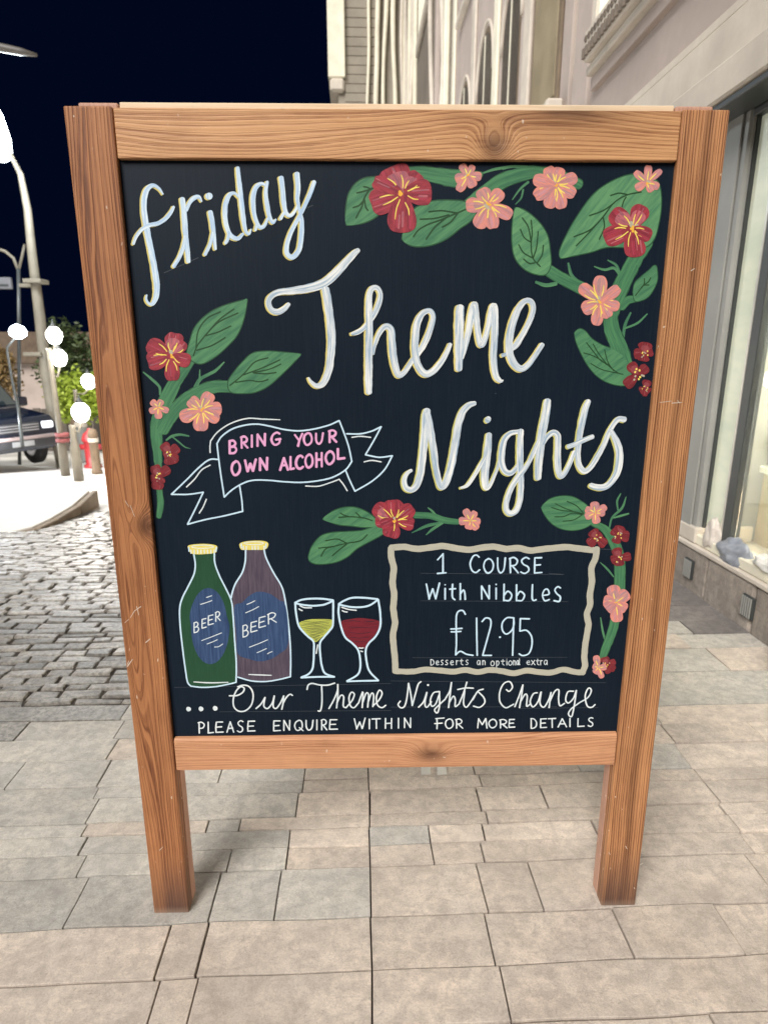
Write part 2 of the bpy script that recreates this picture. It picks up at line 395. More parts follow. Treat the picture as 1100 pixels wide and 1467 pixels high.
WE = wood('pinkish pine end', 'Z', 0, 190, light=(.52, .30, .21), dark=(.34, .17, .12), warp=.01, contrast=.5)

def stile(x0, x1, y0, y1, z0, z1, name, mat, bev=.0028):
    m = MB(); m.box(x0, x1, y0, y1, z0, z1, bev, 3); o = m.build(name, mat, board)
    for p in o.data.polygons: p.use_smooth = False
    return o
# the real stiles are a touch uneven
stile(-BW/2, -IW-.0008, 0, .031, .0, BH, 'stile', WL)
stile(IW+.0008, BW/2, 0, .031, .0, BH, 'stile', WR)
stile(-IW+.0006, IW-.0006, .0008, .030, z_tb, BH-.002, 'top_rail', WT, .0022)
m = MB()
# bottom rail with a sloping ledge on top
m.prism([(.0015, z_bb), (.0015, z_bt-.006), (.006, z_bt), (.030, z_bt+.004), (.030, z_bb)], 'X', -IW+.001, IW-.001, .0018, 2)
m.build('bottom_rail', WB, board)
# thin darker tops: rear frame, folded against the front one
m = MB(); m.box(-BW/2+.012, -IW-.0015, .0315, .064, .0, BH+.017, .004, 2); m.build('rear_stile', WE, board)
m = MB(); m.box(IW+.0015, BW/2-.014, .0315, .064, .0, BH+.017, .004, 2); m.build('rear_stile', WE, board)
# keep the inner faces of the legs flush with the front frame
m = MB(); m.box(-IW, IW-.0, .0345, .0625, z_tb+.01, BH+.0185, .002, 2); m.build('rear_rail', WP, board)
for s in (-1, 1):
    m = MB(); m.box(s*.53-.02, s*.53+.02, .0312, .0338, 1.52, 1.60, .0004); m.build('hinge_plate', flat('dull steel', (.3, .3, .3), .4, .9), board)
# chalkboard panel
t = NT('navy chalkboard paint'); oc = t.coord('Object')
n1 = t.noise(oc, 2.2, 4, .6, .4); n2 = t.noise(t.mapv(oc, scale=(600, 600, 14)), 1, 3, .6); n3 = t.noise(oc, 420, 3, .7)
sc_ = t.noise(t.mapv(oc, scale=(60, 60, 22), rot=(0, .5, 0)), 1, 4, .65, 1.0)
c = t.mix(t.ramp(n1, [(.35, 0), (.7, 1)]), (.0036, .0092, .0180), (.0058, .0125, .0235))
c = t.mix(t.math('MULTIPLY', t.ramp(n2, [(.45, 0), (.75, 1)]), .25), c, (.020, .028, .040))
c = t.mix(t.math('MULTIPLY', t.math('MULTIPLY', t.ramp(n3, [(.66, 0), (.74, 1)]), t.ramp(sc_, [(.5, 0), (.66, 1)])), .35), c, (.10, .115, .13))
t.bump(t.math('ADD', t.math('MULTIPLY', n2, .7), t.math('MULTIPLY', n3, .4)), .22, .0008)
M_chalk = t.fin(c, .48, spec=.15)
m = MB(); m.box(-IW-.0005, IW+.0005, PANEL_Y, PANEL_Y+.012, z_bt-.012, z_tb+.012); panel = m.build('chalkboard_panel', M_chalk, board)

# ---- paints
def paint(name, a, b, su=25, sv=900, amt=.7, lo=.38, hi=.62, spec=.3, extra=None, rough=.5):
    t = NT(name); uv = t.coord('UV'); n = t.noise(t.mapv(uv, scale=(su, sv, 1)), 1, 4, .65, .25)
    big = t.noise(t.mapv(uv, scale=(40, 40, 1), loc=(3, 7, 0)), 1, 3, .6)
    c = t.mix(t.math('MULTIPLY', t.ramp(n, [(lo, 0), (hi, 1)]), amt), a, b)
    c = t.mix(t.math('MULTIPLY', big, .25), c, tuple(x*.78 for x in a))
    t.bump(n, .35, .0006)
    return t.fin(c, rough, spec=spec)
L = lin
P_white = paint('white paint', (.86, .87, .84), L((130, 160, 186)), 12, 230, .95, .38, .62)
P_friday = paint('pale blue white paint', L((226, 240, 246)), L((160, 192, 226)), 16, 300, .95, .36, .58)
P_plain = paint('plain white paint', (.80, .84, .84), L((188, 208, 218)), 20, 300, .7)
P_bluew = paint('bluish white line paint', L((205, 232, 246)), L((188, 214, 236)), 20, 300, .6)
P_yel = paint('ochre edge paint', L((222, 206, 128)), L((196, 182, 92)), 20, 300, .6)
P_yel2 = paint('olive edge paint', L((200, 196, 118)), L((184, 176, 84)), 20, 300, .6)
P_brightyel = paint('yellow stamen paint', L((246, 226, 110)), L((232, 196, 70)), 30, 300, .6)
P_orange = paint('orange centre paint', L((238, 172, 60)), L((226, 196, 80)), 30, 300, .5)
P_greydab = paint('grey dab paint', L((172, 165, 145)), L((200, 190, 165)), 30, 300, .5)
P_pinktxt = paint('pink lettering paint', L((232, 170, 208)), L((214, 150, 192)), 25, 300, .7)
P_beige = paint('beige border paint', L((186, 182, 164)), L((168, 168, 156)), 16, 160, .6)
P_leaf = paint('leaf green paint', L((86, 138, 96)), L((56, 106, 80)), 12, 110, .95, .4, .64)
P_leaf2 = paint('light leaf green paint', L((100, 150, 104)), L((66, 118, 88)), 12, 100, .95, .4, .64)
P_stem = paint('stem green paint', L((78, 132, 90)), L((54, 102, 76)), 12, 180, .95, .4, .62)
P_dkgreen = paint('dark outline green paint', L((44, 84, 56)), L((34, 70, 46)), 25, 200, .7)
P_vein = paint('vein green paint', L((34, 66, 38)), L((44, 78, 46)), 25, 200, .5)
P_red = paint('red petal paint', L((164, 60, 70)), L((118, 42, 56)), 30, 150, .9, .4, .6)
P_redpink = paint('dusty pink petal paint', L((190, 104, 110)), L((134, 84, 96)), 30, 150, .95, .42, .6)
P_crim = paint('crimson petal paint', L((134, 46, 52)), L((96, 34, 42)), 30, 150, .8)
P_crim2 = paint('rosy crimson petal paint', L((152, 74, 78)), L((116, 56, 64)), 30, 150, .8)
P_pink = paint('coral pink petal paint', L((222, 142, 128)), L((172, 124, 130)), 25, 140, .95, .42, .62)
P_pink2 = paint('greyed pink petal paint', L((168, 132, 134)), L((214, 146, 134)), 25, 140, .95, .4, .6)
P_botg = paint('bottle green paint', L((38, 78, 54)), L((30, 66, 44)), 260, 20, .6)
P_botb = paint('mauve brown bottle paint', L((98, 86, 98)), L((66, 58, 74)), 220, 14, .95, .34, .62)
P_label = paint('slate blue label paint', L((66, 90, 128)), L((36, 56, 92)), 240, 10, .95, .34, .62)
P_capw = paint('cap yellow paint', L((222, 205, 96)), L((236, 226, 150)), 100, 100, .6)
P_winer = paint('red wine paint', L((122, 36, 48)), L((96, 28, 40)), 30, 260, .8)
P_wineg = paint('white wine paint', L((196, 200, 92)), L((150, 158, 76)), 20, 330, .95)
t = NT('pencil line'); P_pencil = t.fin((.055, .068, .085), .6)

REG = dict(R1=(170, 230, 3.6667), R2=(370, 340, 4.4), R3=(560, 400, 4.5833), R4=(560, 550, 5.5), R5=(720, 560, 5.5), R6=(240, 580, 3.3333),
           R7=(550, 770, 3.4375), R8=(250, 960, 3.5484), R9=(560, 960, 3.5484), RA=(480, 220, 3.9286), RB=(720, 220, 4.4), RC=(760, 360, 5.5),
           RD=(190, 420, 4.4), RE=(190, 560, 7.7214), RF=(430, 690, 4.0741), RG=(760, 690, 5.0586), RH=(240, 760, 5.789), RI=(400, 840, 6.875))
PXM = 0.00123      # metres on the panel per photograph pixel, for brush widths
def crom(pts, step):
    if len(pts) < 3: 
        pts = [pts[0], tuple((a+b)/2 for a, b in zip(pts[0], pts[-1])), pts[-1]]
    P = [tuple(2*a-b for a, b in zip(pts[0], pts[1]))]+list(pts)+[tuple(2*a-b for a, b in zip(pts[-1], pts[-2]))]
    out = []
    for i in range(1, len(P)-2):
        p0, p1, p2, p3 = P[i-1:i+3]
        L_ = math.hypot(p2[0]-p1[0], p2[1]-p1[1]); n = max(1, int(L_/step))
        for k in range(n):
            t = k/n
            out.append(tuple(.5*((2*b)+(-a+c)*t+(2*a-5*b+4*c-d)*t*t+(-a+3*b-3*c+d)*t**3) for a, b, c, d in zip(p0, p1, p2, p3)))
    out.append(tuple(pts[-1])); return out
class Art:
    """flat paint on the panel: brush strokes and filled shapes, each a hair above the last"""
    def __init__(s, layer): s.v = []; s.f = []; s.uv = []; s.fm = []; s.mats = []; s.y = PANEL_Y-layer*.00007; s.k = 0
    def mi(s, m):
        if m not in s.mats: s.mats.append(m)
        return s.mats.index(m)
    def lift(s, k=.000003): s.k += k; return s.y-s.k
    def stroke(s, reg, pts, mat, w=None, off=(0, 0), grow=0, taper=False, rough=.05):
        ox, oy, sc = REG[reg]
        P = [(p[0], p[1], (p[2] if len(p) > 2 else w)) for p in pts]
        if len(P) > 2 or True: P = crom(P, 5.0*sc/4)
        Q = []
        for i, (x, y_, ww) in enumerate(P):
            u, v = board_uv(ox+(x)/sc+off[0], oy+(y_)/sc+off[1]); Q.append((u, v, max(.6, ww/sc+grow)*PXM/2))
        mi = s.mi(mat); seed = random.uniform(0, 50); n = len(Q); dist = 0
        yb = s.lift(); base = len(s.v); NS = 6
        # round start cap, body, round end cap
        secs = []
        def tang(i):
            a, b = Q[max(0, i-1)], Q[min(n-1, i+1)]; d = math.hypot(b[0]-a[0], b[1]-a[1]) or 1e-9
            return (b[0]-a[0])/d, (b[1]-a[1])/d
        for i in range(n):
            if i: dist += math.hypot(Q[i][0]-Q[i-1][0], Q[i][1]-Q[i-1][1])
            tx, ty = tang(i); r = Q[i][2]
            ra = r*(1+rough*2*pnoise(Vector((dist*90, seed, 0)))); rb = r*(1+rough*2*pnoise(Vector((dist*90, seed, 9))))
            if i == 0:
                for a in (75, 45, 20):
                    c_, s_ = math.cos(math.radians(a)), math.sin(math.radians(a)); secs.append((Q[i][0]-tx*r*s_*.8, Q[i][1]-ty*r*s_*.8, tx, ty, ra*c_, rb*c_, dist-r*s_))
            secs.append((Q[i][0], Q[i][1], tx, ty, ra, rb, dist))
            if i == n-1:
                for a in (20, 45, 75):
                    c_, s_ = math.cos(math.radians(a)), math.sin(math.radians(a)); secs.append((Q[i][0]+tx*r*s_*.8, Q[i][1]+ty*r*s_*.8, tx, ty, ra*c_, rb*c_, dist+r*s_))
        for j, (x, z, tx, ty, ra, rb, d) in enumerate(secs):
            yy_ = yb-j*.0000004
            s.v += [(x-ty*ra, yy_, z+tx*ra), (x+ty*rb, yy_, z-tx*rb)]; s.uv += [(d+seed, ra+seed), (d+seed, -rb+seed)]
            if j:
                a = base+2*(j-1); s.f.append((a, a+1, a+3, a+2)); s.fm.append(mi)
        s.k += len(secs)*.0000004
        return s
    def fill(s, reg, pts, mat, smooth=True, off=(0, 0), rot=0):
        ox, oy, sc = REG[reg]
        P = [(p[0], p[1]) for p in pts]
        if smooth:
            Pc = [P[-1]]+P+[P[0], P[1]]; out = []
            for i in range(1, len(Pc)-2):
                p0, p1, p2, p3 = Pc[i-1:i+3]; n = max(2, int(math.hypot(p2[0]-p1[0], p2[1]-p1[1])/(4*sc/4)))
                for k in range(n):
                    t = k/n; out.append(tuple(.5*((2*b)+(-a+c)*t+(2*a-5*b+4*c-d)*t*t+(-a+3*b-3*c+d)*t**3) for a, b, c, d in zip(p0, p1, p2, p3)))
            P = out
        yb = s.lift(); base = len(s.v); sd = random.uniform(0, 50)
        for x, y_ in P:
            u, v = board_uv(ox+x/sc+off[0], oy+y_/sc+off[1]); s.v.append((u, yb, v))
            s.uv.append((u*math.cos(rot)+v*math.sin(rot)+sd, -u*math.sin(rot)+v*math.cos(rot)+sd))
        s.f.append(tuple(range(base, base+len(P)))); s.fm.append(s.mi(mat)); return s
    def build(s, name, parent=None, label=None):
        me = bpy.data.meshes.new(name); me.from_pydata(s.v, [], s.f); me.update()
        for m in s.mats: me.materials.append(m)
        ul = me.uv_layers.new(name='UVMap')
        for p in me.polygons:
            p.material_index = s.fm[p.index]
            for li in p.loop_indices: ul.data[li].uv = s.uv[me.loops[li].vertex_index]
        # all paint faces look out of the panel
        bm = bmesh.new(); bm.from_mesh(me)
        fl = [f for f in bm.faces if f.normal.y > 0]
        bmesh.ops.reverse_faces(bm, faces=fl); bm.to_mesh(me); bm.free()
        return tag(link(name, me, parent or panel), label)

def script(reg_strokes, name, label, white, edge=None, eo=(-2.1, 1.0), layer=6, parent=None):
    a = Art(layer)
    if edge:
        for reg, pts, w in reg_strokes: a.stroke(reg, pts, edge, w=w, off=eo, grow=.5)
        a.y -= .00005
    for reg, pts, w in reg_strokes: a.stroke(reg, pts, white, w=w)
    return a.build(name, parent or board, label)

FRI = [('R1', [(235,177,8),(215,148,14),(185,131,18),(155,148,26),(139,190,30),(135,250,30),(145,330,32),(162,420,32),(182,520,32),(197,610,34),(203,670,32),(198,720,28),(180,753,20),(160,750,14),(147,728,12),(150,707,9)], None),
 ('R1', [(80,438,14),(95,400,16),(125,362,18),(165,340,20),(210,330,20),(250,305,20),(278,270,18),(291,244,14)], None),
 ('R1', [(337,203,26),(344,260,28),(350,340,30),(357,420,26),(364,480,26),(368,530,24)], None),
 ('R1', [(352,400,18),(340,460,20),(320,510,20),(292,556,20)], None),
 ('R1', [(358,262,16),(375,222,20),(400,196,22),(424,192,18),(438,215,9)], None),
 ('R1', [(476,186,38),(477,190,38)], None),
 ('R1', [(484,272,26),(494,330,26),(503,400,22),(510,465,15)], None), ('R1', [(494,380,14),(482,440,18),(456,494,17)], None),
 ('R1', [(632,192,12),(610,172,14),(582,183,22),(564,230,26),(560,290,26),(570,350,24),(592,396,24),(628,410,20),(655,385,14)], None),
 ('R1', [(580,375,14),(575,412,18),(563,434,16)], None),
 ('R1', [(627,40,20),(633,100,24),(641,170,26),(651,260,26),(660,330,24),(670,373,18),(686,386,14),(697,362,8)], None),
 ('R1', [(778,135,12),(752,122,16),(724,140,24),(708,185,26),(708,240,26),(718,300,22),(740,348,20),(765,345,18),(785,305,12)], None),
 ('R1', [(728,335,14),(720,366,14)], None), ('R1', [(782,114,16),(774,170,20),(782,240,24),(794,295,22),(811,326,18),(828,310,9)], None),
 ('R1', [(855,92,26),(862,150,26),(868,220,26),(880,275,22),(903,290,18),(930,262,14),(944,225,10)], None), ('R1', [(870,275,14),(852,306,16)], None),
 ('R1', [(938,72,28),(943,140,26),(940,205,22),(950,260,16),(962,320,24),(960,400,26),(948,470,26),(914,508,26),(886,488,26),(886,440,24),(910,370,22),(944,305,20),(975,245,20),(1005,178,22),(1028,114,22)], None)]
script(FRI, 'lettering', 'blue white handwritten word "friday"', P_friday, P_yel, (-2.1, .8), 6)
THE = [('R2', [(193,422,26),(165,450,34),(125,470,38),(88,460,36),(67,420,36),(78,378,36),(130,346,38),(230,335,46),(330,318,54),(420,285,58),(490,225,55),(560,150,46),(605,102,38),(630,82,28)], None),
 ('R2', [(425,330,52),(440,420,54),(455,530,54),(463,640,54),(458,740,52),(445,840,48),(410,918,42),(370,936,32),(335,912,22),(318,886,14)], None),
 ('R2', [(590,608,20),(630,596,32),(670,567,30),(722,500,34),(755,430,36),(770,365,32),(752,322,30),(720,322,34),(700,365,38),(698,460,44),(700,560,48),(698,680,50),(697,800,50),(696,900,50),(698,975,44)], None),
 ('R2', [(727,738,10),(732,690,22),(760,610,32),(800,562,38),(836,580,44),(842,650,48),(850,740,50),(865,820,48),(886,868,40),(922,848,34),(960,792,32),(1000,730,30)], None),
 ('R3', [(100,590,28),(140,535,34),(185,478,38),(230,400,42),(268,295,38),(275,235,34),(250,207,34),(205,228,40),(172,290,48),(160,380,50),(158,470,50),(175,560,48),(220,618,50),(270,608,46),(325,550,40),(365,482,34),(388,428,28)], None),
 ('R3', [(452,188,58),(448,280,62),(447,400,60),(446,500,56),(445,588,48)], None),
 ('R3', [(470,520,14),(487,440,34),(510,330,44),(528,230,50),(547,168,48),(560,260,42),(570,350,40),(588,428,44),(612,400,40),(635,320,38),(655,230,46),(673,178,50),(680,260,52),(678,370,50),(672,480,48),(675,570,46),(690,640,40),(718,668,28),(732,664,12)], None),
 ('R3', [(730,500,26),(760,490,26)], None),
 ('R3', [(780,470,20),(820,430,42),(870,350,38),(910,270,38),(932,195,38),(917,148,36),(877,145,38),(832,200,46),(797,290,52),(777,380,54),(775,470,52),(802,550,50),(850,588,46),(900,560,40),(945,500,36),(990,430,34)], None)]
script(THE, 'lettering', 'large white handwritten word "Theme"', P_white, P_yel, (-2.1, .8), 6)
NIG = [('R4', [(160,680,28),(125,707,38),(104,760,44),(120,818,50),(165,833,52),(205,793,58),(230,710,64),(245,600,64),(258,480,66),(268,360,68),(276,260,74),(283,212,64)], None),
 ('R4', [(290,240,50),(305,320,56),(320,420,60),(335,520,60),(350,640,56),(370,740,54),(395,812,52),(430,780,64),(465,680,66),(490,560,66),(510,440,66),(530,320,64),(565,220,60),(612,168,52),(658,152,38)], None),
 ('R4', [(761,281,62),(763,282,62)], None),
 ('R4', [(770,400,52),(762,500,64),(750,600,68),(738,700,70),(740,785,64),(752,820,46),(780,795,34),(810,730,28),(838,660,26),(850,600,20)], None),
 ('R4', [(740,570,24),(700,645,34),(650,730,34),(600,798,32),(550,818,20)], None),
 ('R4', [(1000,375,36),(940,388,46),(892,440,54),(872,530,58),(870,620,58),(898,688,50),(945,700,48),(990,655,38),(1012,600,26)], None),
 ('R4', [(1020,370,50),(1015,470,56),(1015,580,60),(1018,690,56),(1022,800,54),(1012,920,52),(982,998,54),(935,1018,52),(905,980,48),(915,900,48),(950,810,48),(1000,730,48),(1050,670,44),(1100,590,34),(1130,530,30)], None),
 ('R5', [(350,80,60),(342,150,70),(325,240,74),(308,330,74),(295,430,74),(285,530,70),(278,620,64),(276,685,56)], None),
 ('R5', [(205,560,32),(245,470,34),(280,390,30)], None),
 ('R5', [(320,420,20),(350,362,42),(395,327,50),(430,352,52),(432,430,54),(430,530,58),(435,620,56),(455,670,52),(490,640,44),(530,560,40),(560,480,36)], None),
 ('R5', [(670,82,46),(650,130,58),(630,210,60),(610,310,56),(596,400,52),(588,500,50),(600,585,50),(640,632,52),(690,600,48),(740,520,48),(790,430,46),(832,330,46),(870,262,42),(910,222,48),(955,225,50)], None),
 ('R5', [(848,310,34),(880,370,52),(910,450,64),(915,540,66),(898,640,64),(850,718,58),(790,758,58),(725,755,52),(692,742,44)], None),
 ('R5', [(515,437,42),(570,418,42),(640,385,44),(703,360,42)], None)]
script(NIG, 'lettering', 'large white handwritten word "Nights"', P_white, P_yel2, (-2.0, .9), 6)

# ---- banner ribbon
BAN = [[(237,185),(260,150),(310,115),(370,97),(430,92),(490,102),(560,118),(630,124),(700,115),(770,97),(820,75)], [(820,75),(845,140),(865,200),(880,270)],
 [(880,270),(850,310),(790,345),(720,362),(640,370),(560,367),(480,360),(410,360),(360,375),(310,405),(272,440)], [(272,440),(258,350),(247,270),(237,185)],
 [(242,260),(200,262),(150,300),(90,360),(20,427)], [(20,427),(100,427),(172,417)], [(172,417),(135,495),(97,570)], [(97,570),(180,548),(270,530),(360,508)], [(360,508),(355,450),(345,385)],
 [(855,138),(920,138),(975,125),(1020,104)], [(1020,104),(985,170),(945,238)], [(945,238),(1010,250),(1073,243)], [(1073,243),(1035,310),(975,365),(895,412)], [(895,412),(870,360),(850,312)]]
HIG = [[(205,228),(204,200),(207,172)], [(207,172),(240,130),(300,90),(380,65),(460,68),(538,71,4)], [(205,287),(165,310),(130,355),(92,392)], [(187,450),(170,490),(153,517)],
 [(880,155),(920,150),(970,155)], [(938,272),(975,265),(1020,272)], [(660,387),(720,388),(780,370),(820,355)], [(820,355),(840,380),(858,410)]]
a = Art(5)
for p in BAN: a.stroke('R6', p, P_bluew, w=8)
for p in HIG: a.stroke('R6', p, P_plain, w=6.5)
a.build('banner_outline', board, 'pale blue outline of a curling ribbon banner')

# ---- handwriting: strokes per letter in a unit box
GL = {'A': [[(0,1),(.48,0)],[(.48,0),(1,1)],[(.18,.62),(.85,.6)]], 'B': [[(.1,0),(.12,1)],[(.1,.02),(.6,.0),(.85,.22),(.6,.44),(.15,.48)],[(.2,.48),(.75,.5),(.98,.74),(.7,.97),(.1,1)]],
 'C': [[(.95,.15),(.7,.02),(.3,.12),(.05,.5),(.2,.88),(.6,1),(1,.86)]], 'D': [[(.08,0),(.1,1)],[(.05,.02),(.55,.06),(.95,.4),(.85,.8),(.4,.99),(.08,1)]],
 'E': [[(.95,.02),(.1,.03)],[(.1,.03),(.06,.5),(.05,.98)],[(.1,.5),(.8,.47)],[(.05,.98),(1,.95)]], 'F': [[(1,.0),(.1,.06)],[(.2,.05),(.25,.5),(.25,1)],[(.0,.52),(.8,.47)]],
 'G': [[(.9,.12),(.6,.0),(.2,.15),(.03,.55),(.25,.92),(.6,.98),(.9,.8),(.92,.58)],[(.5,.56),(1,.54)]], 'H': [[(.05,0),(.05,1)],[(.95,0),(.95,1)],[(.05,.5),(.95,.48)]],
 'I': [[(.5,0),(.5,1)]], 'L': [[(.1,0),(.08,1)],[(.08,1),(1,.95)]], 'M': [[(.0,1),(.1,.02)],[(.1,.02),(.5,.65)],[(.5,.65),(.88,.0)],[(.88,.0),(1,1)]],
 'N': [[(.05,1),(.05,.02)],[(.05,.02),(.92,.98)],[(.92,.98),(.95,0)]], 'O': [[(.5,.0),(.15,.18),(.02,.55),(.22,.93),(.55,1),(.9,.78),(.98,.4),(.78,.08),(.5,.0)]],
 'P': [[(.1,.05),(.15,1)],[(.0,.06),(.5,.0),(.95,.2),(.75,.5),(.15,.56)]], 'Q': [[(.5,.0),(.15,.18),(.02,.55),(.22,.9),(.5,.95),(.85,.75),(.9,.4),(.75,.08),(.5,.0)],[(.55,.7),(1,1)]],
 'R': [[(.1,.05),(.12,1)],[(.0,.08),(.5,.0),(.88,.2),(.7,.48),(.15,.55)],[(.35,.54),(.98,1)]], 'S': [[(.9,.08),(.55,.0),(.12,.18),(.3,.42),(.75,.58),(.85,.84),(.45,1),(.02,.9)]],
 'T': [[(.0,.04),(1,.0)],[(.5,.02),(.52,1)]], 'U': [[(.05,0),(.08,.7),(.4,1),(.8,.75),(.95,0)]], 'W': [[(.0,.05),(.22,1)],[(.22,1),(.5,.35)],[(.5,.35),(.72,.98)],[(.72,.98),(1,.0)]],
 'Y': [[(.0,.05),(.5,.5)],[(1,.0),(.62,.5),(.42,1)]], '1': [[(.1,.3),(.7,.0)],[(.7,.0),(.66,1)],[(.1,1),(1,.98)]],
 'a': [[(.9,.1),(.4,.0),(.05,.5),(.35,1),(.85,.6),(.9,.1)],[(.9,.1),(.95,1)]], 'b': [[(.1,0),(.08,1)],[(.1,.7),(.5,.42),(.95,.65),(.7,.98),(.1,.98)]],
 'd': [[(.9,0),(.9,1)]], 'e': [[(.1,.55),(.9,.45),(.7,.05),(.3,.1),(.05,.55),(.35,1),(.95,.9)]], 'h': [[(.1,0),(.1,1)],[(.1,.65),(.6,.4),(.85,.6),(.9,1)]],
 'i': [[(.5,.25),(.5,1)],[(.5,.0),(.52,.02)]], 'l': [[(.3,0),(.25,.8),(.5,1),(1,.95)]], 'n': [[(.1,0),(.12,1)],[(.12,.4),(.5,.02),(.88,.25),(.9,1)]],
 'o': [[(.5,.0),(.1,.3),(.1,.8),(.5,1),(.92,.7),(.85,.2),(.5,.0)]], 'p': [[(.1,0),(.12,1)],[(.1,.15),(.6,.0),(.95,.3),(.6,.66),(.12,.62)]],
 'r': [[(.15,0),(.15,1)],[(.15,.4),(.5,.05),(1,.08)]], 's': [[(.9,.08),(.5,.0),(.12,.22),(.4,.46),(.85,.66),(.7,.96),(.02,.94)]],
 't': [[(.5,0),(.45,.8),(.9,1)],[(.0,.32),(1,.28)]], 'x': [[(.0,.0),(1,1)],[(.95,.0),(.05,1)]]}
def words(reg, items, mat, w, name, label, layer=7, shear=0, parent=None, jit=.02):
    txt = label[label.index('"')+1:label.rindex('"')].split(' '); pre = label[:label.index('"')]; k = 0
    if len(txt) > 1:
        for wd in txt:
            words(reg, items[k:k+len(wd)], mat, w, name, pre.replace('words', 'word')+'"'+wd+'"', layer, shear, parent, jit); k += len(wd)
        return
    a = Art(layer)
    for ch, x0, y0, x1, y1 in items:
        for st in GL[ch]:
            pts = []
            for (u, v) in st:
                x = x0+(x1-x0)*(u+random.uniform(-jit, jit)); y_ = y0+(y1-y0)*(v+random.uniform(-jit, jit)*.6)+shear*(x-x0); pts.append((x, y_, w*random.uniform(.86, 1.14)))
            a.stroke(reg, pts, mat, w=w)
    return a.build(name, parent or board, label)
words('R6', [('B',294,172,330,232),('R',351,152,384,207),('I',395,145,412,201),('N',428,140,468,197),('G',495,134,540,193),('Y',608,140,645,197),('O',650,136,690,192),('U',707,136,744,187),('R',770,122,808,179)], P_pinktxt, 12, 'lettering', 'pink capitals "BRING YOUR"', shear=-.06)
words('R6', [('O',306,270,348,336),('W',372,262,422,318),('N',441,254,478,312),('A',538,254,576,312),('L',586,248,604,307),('C',612,242,648,305),('O',658,237,694,300),('H',710,230,738,296),('O',755,222,796,283),('L',810,210,845,258)], P_pinktxt, 13, 'lettering', 'pink capitals "OWN ALCOHOL"', shear=-.05)
words('R7', [('1',258,80,305,176),('C',422,84,470,172),('O',490,104,538,174),('U',556,100,598,174),('R',616,98,660,174),('S',670,98,720,176),('E',738,98,776,176)], P_bluew, 9.5, 'lettering', 'white capitals "1 COURSE"')
words('R7', [('W',208,224,272,303),('i',295,232,306,304),('t',322,230,352,306),('h',372,226,402,305),('N',478,237,520,303),('i',545,230,557,304),('b',585,230,630,310),('b',648,232,692,311),('l',722,232,748,309),('e',777,252,815,311),('s',835,242,872,316)], P_bluew, 9.5, 'lettering', 'white words "With Nibbles"')
a = Art(7)
for p in ([(400,378),(388,360),(368,362),(356,385),(355,450),(356,520),(352,578)], [(352,578),(375,560),(405,574),(438,580)], [(328,450),(356,449),(384,447)], [(330,464),(352,464),(378,462)], [(455,396),(456,490),(458,580)],
          [(482,414),(500,396),(522,402),(525,432),(510,490),(485,580)], [(485,580),(528,580)], [(569,490,12),(571,491,12)], [(636,395),(605,395),(582,420),(582,455),(600,475),(625,460),(638,430),(637,395)], [(638,395),(635,480),(632,580)],
          [(715,400),(670,399)], [(670,399),(668,460)], [(668,460),(700,457),(724,485),(727,530),(712,570),(682,581),(664,572)]):
    a.stroke('R7', p, P_bluew, w=9.5)
a.build('lettering', board, 'tall white price "£12.95"')
def d_(x0, y0, x1, y1): return [[(x1, y0)]]
GL['d'] = [[(.9,0),(.9,1)],[(.9,.5),(.4,.35),(.05,.7),(.4,1),(.9,.85)]]
words('R7', [('D',228,600,246,628),('e',255,606,270,627),('s',279,603,292,627),('s',301,603,315,627),('e',326,605,342,627),('r',354,605,365,627),('t',372,598,390,627),('s',401,602,415,626),('a',457,604,473,627),('n',483,604,498,627),
             ('o',524,607,543,632),('p',551,607,566,640),('t',575,600,593,628),('i',601,598,606,628),('o',611,606,630,629),('n',635,604,648,628),('a',651,604,662,627),('l',664,596,669,627),('e',701,606,718,625),('x',724,604,742,627),('t',747,598,763,627),('r',768,604,779,627),('a',786,603,803,626)],
      P_plain, 4.6, 'lettering', 'tiny white words "Desserts an optional extra"')
OUR = [('R8', p, 9.5) for p in ([(280,130),(320,128),(348,112),(355,92),(338,84),(315,105),(300,145),(303,185),(325,207),(358,207),(388,182),(400,145),(397,108),(378,82),(350,76),(322,84)],
   [(415,195),(440,172),(461,138)], [(461,138),(455,182),(475,194),(498,165),(508,130)], [(508,130),(502,182),(517,194),(538,168),(556,130)], [(556,130),(553,165),(546,199)], [(552,168),(570,137),(588,122),(600,128)],
   [(674,98),(680,76),(700,67),(740,75),(780,75),(815,65)], [(748,78),(750,130),(748,180),(741,207),(730,206)], [(785,195),(810,150),(828,105),(830,72)], [(830,72),(830,130),(824,192)], [(826,165),(845,128),(860,135),(858,182),(872,190)],
   [(872,190),(902,155),(914,122),(899,112),(887,140),(894,180),(913,190),(936,165)], [(936,165),(952,120),(958,112),(954,190)], [(956,165),(974,117),(986,125),(982,188)], [(984,162),(1001,117),(1012,128),(1008,185)],
   [(1012,178),(1040,150),(1055,117),(1041,101),(1026,135),(1031,175),(1053,190),(1074,178)])]
a = Art(7)
for r, p, w in OUR: a.stroke(r, p, P_plain, w=w)
for x, y_ in ((73,197),(136,196),(208,193)): a.stroke('R8', [(x-1, y_, 34), (x+3, y_, 30)], P_plain)
a.build('lettering', board, 'three white dots and words "Our Theme"')
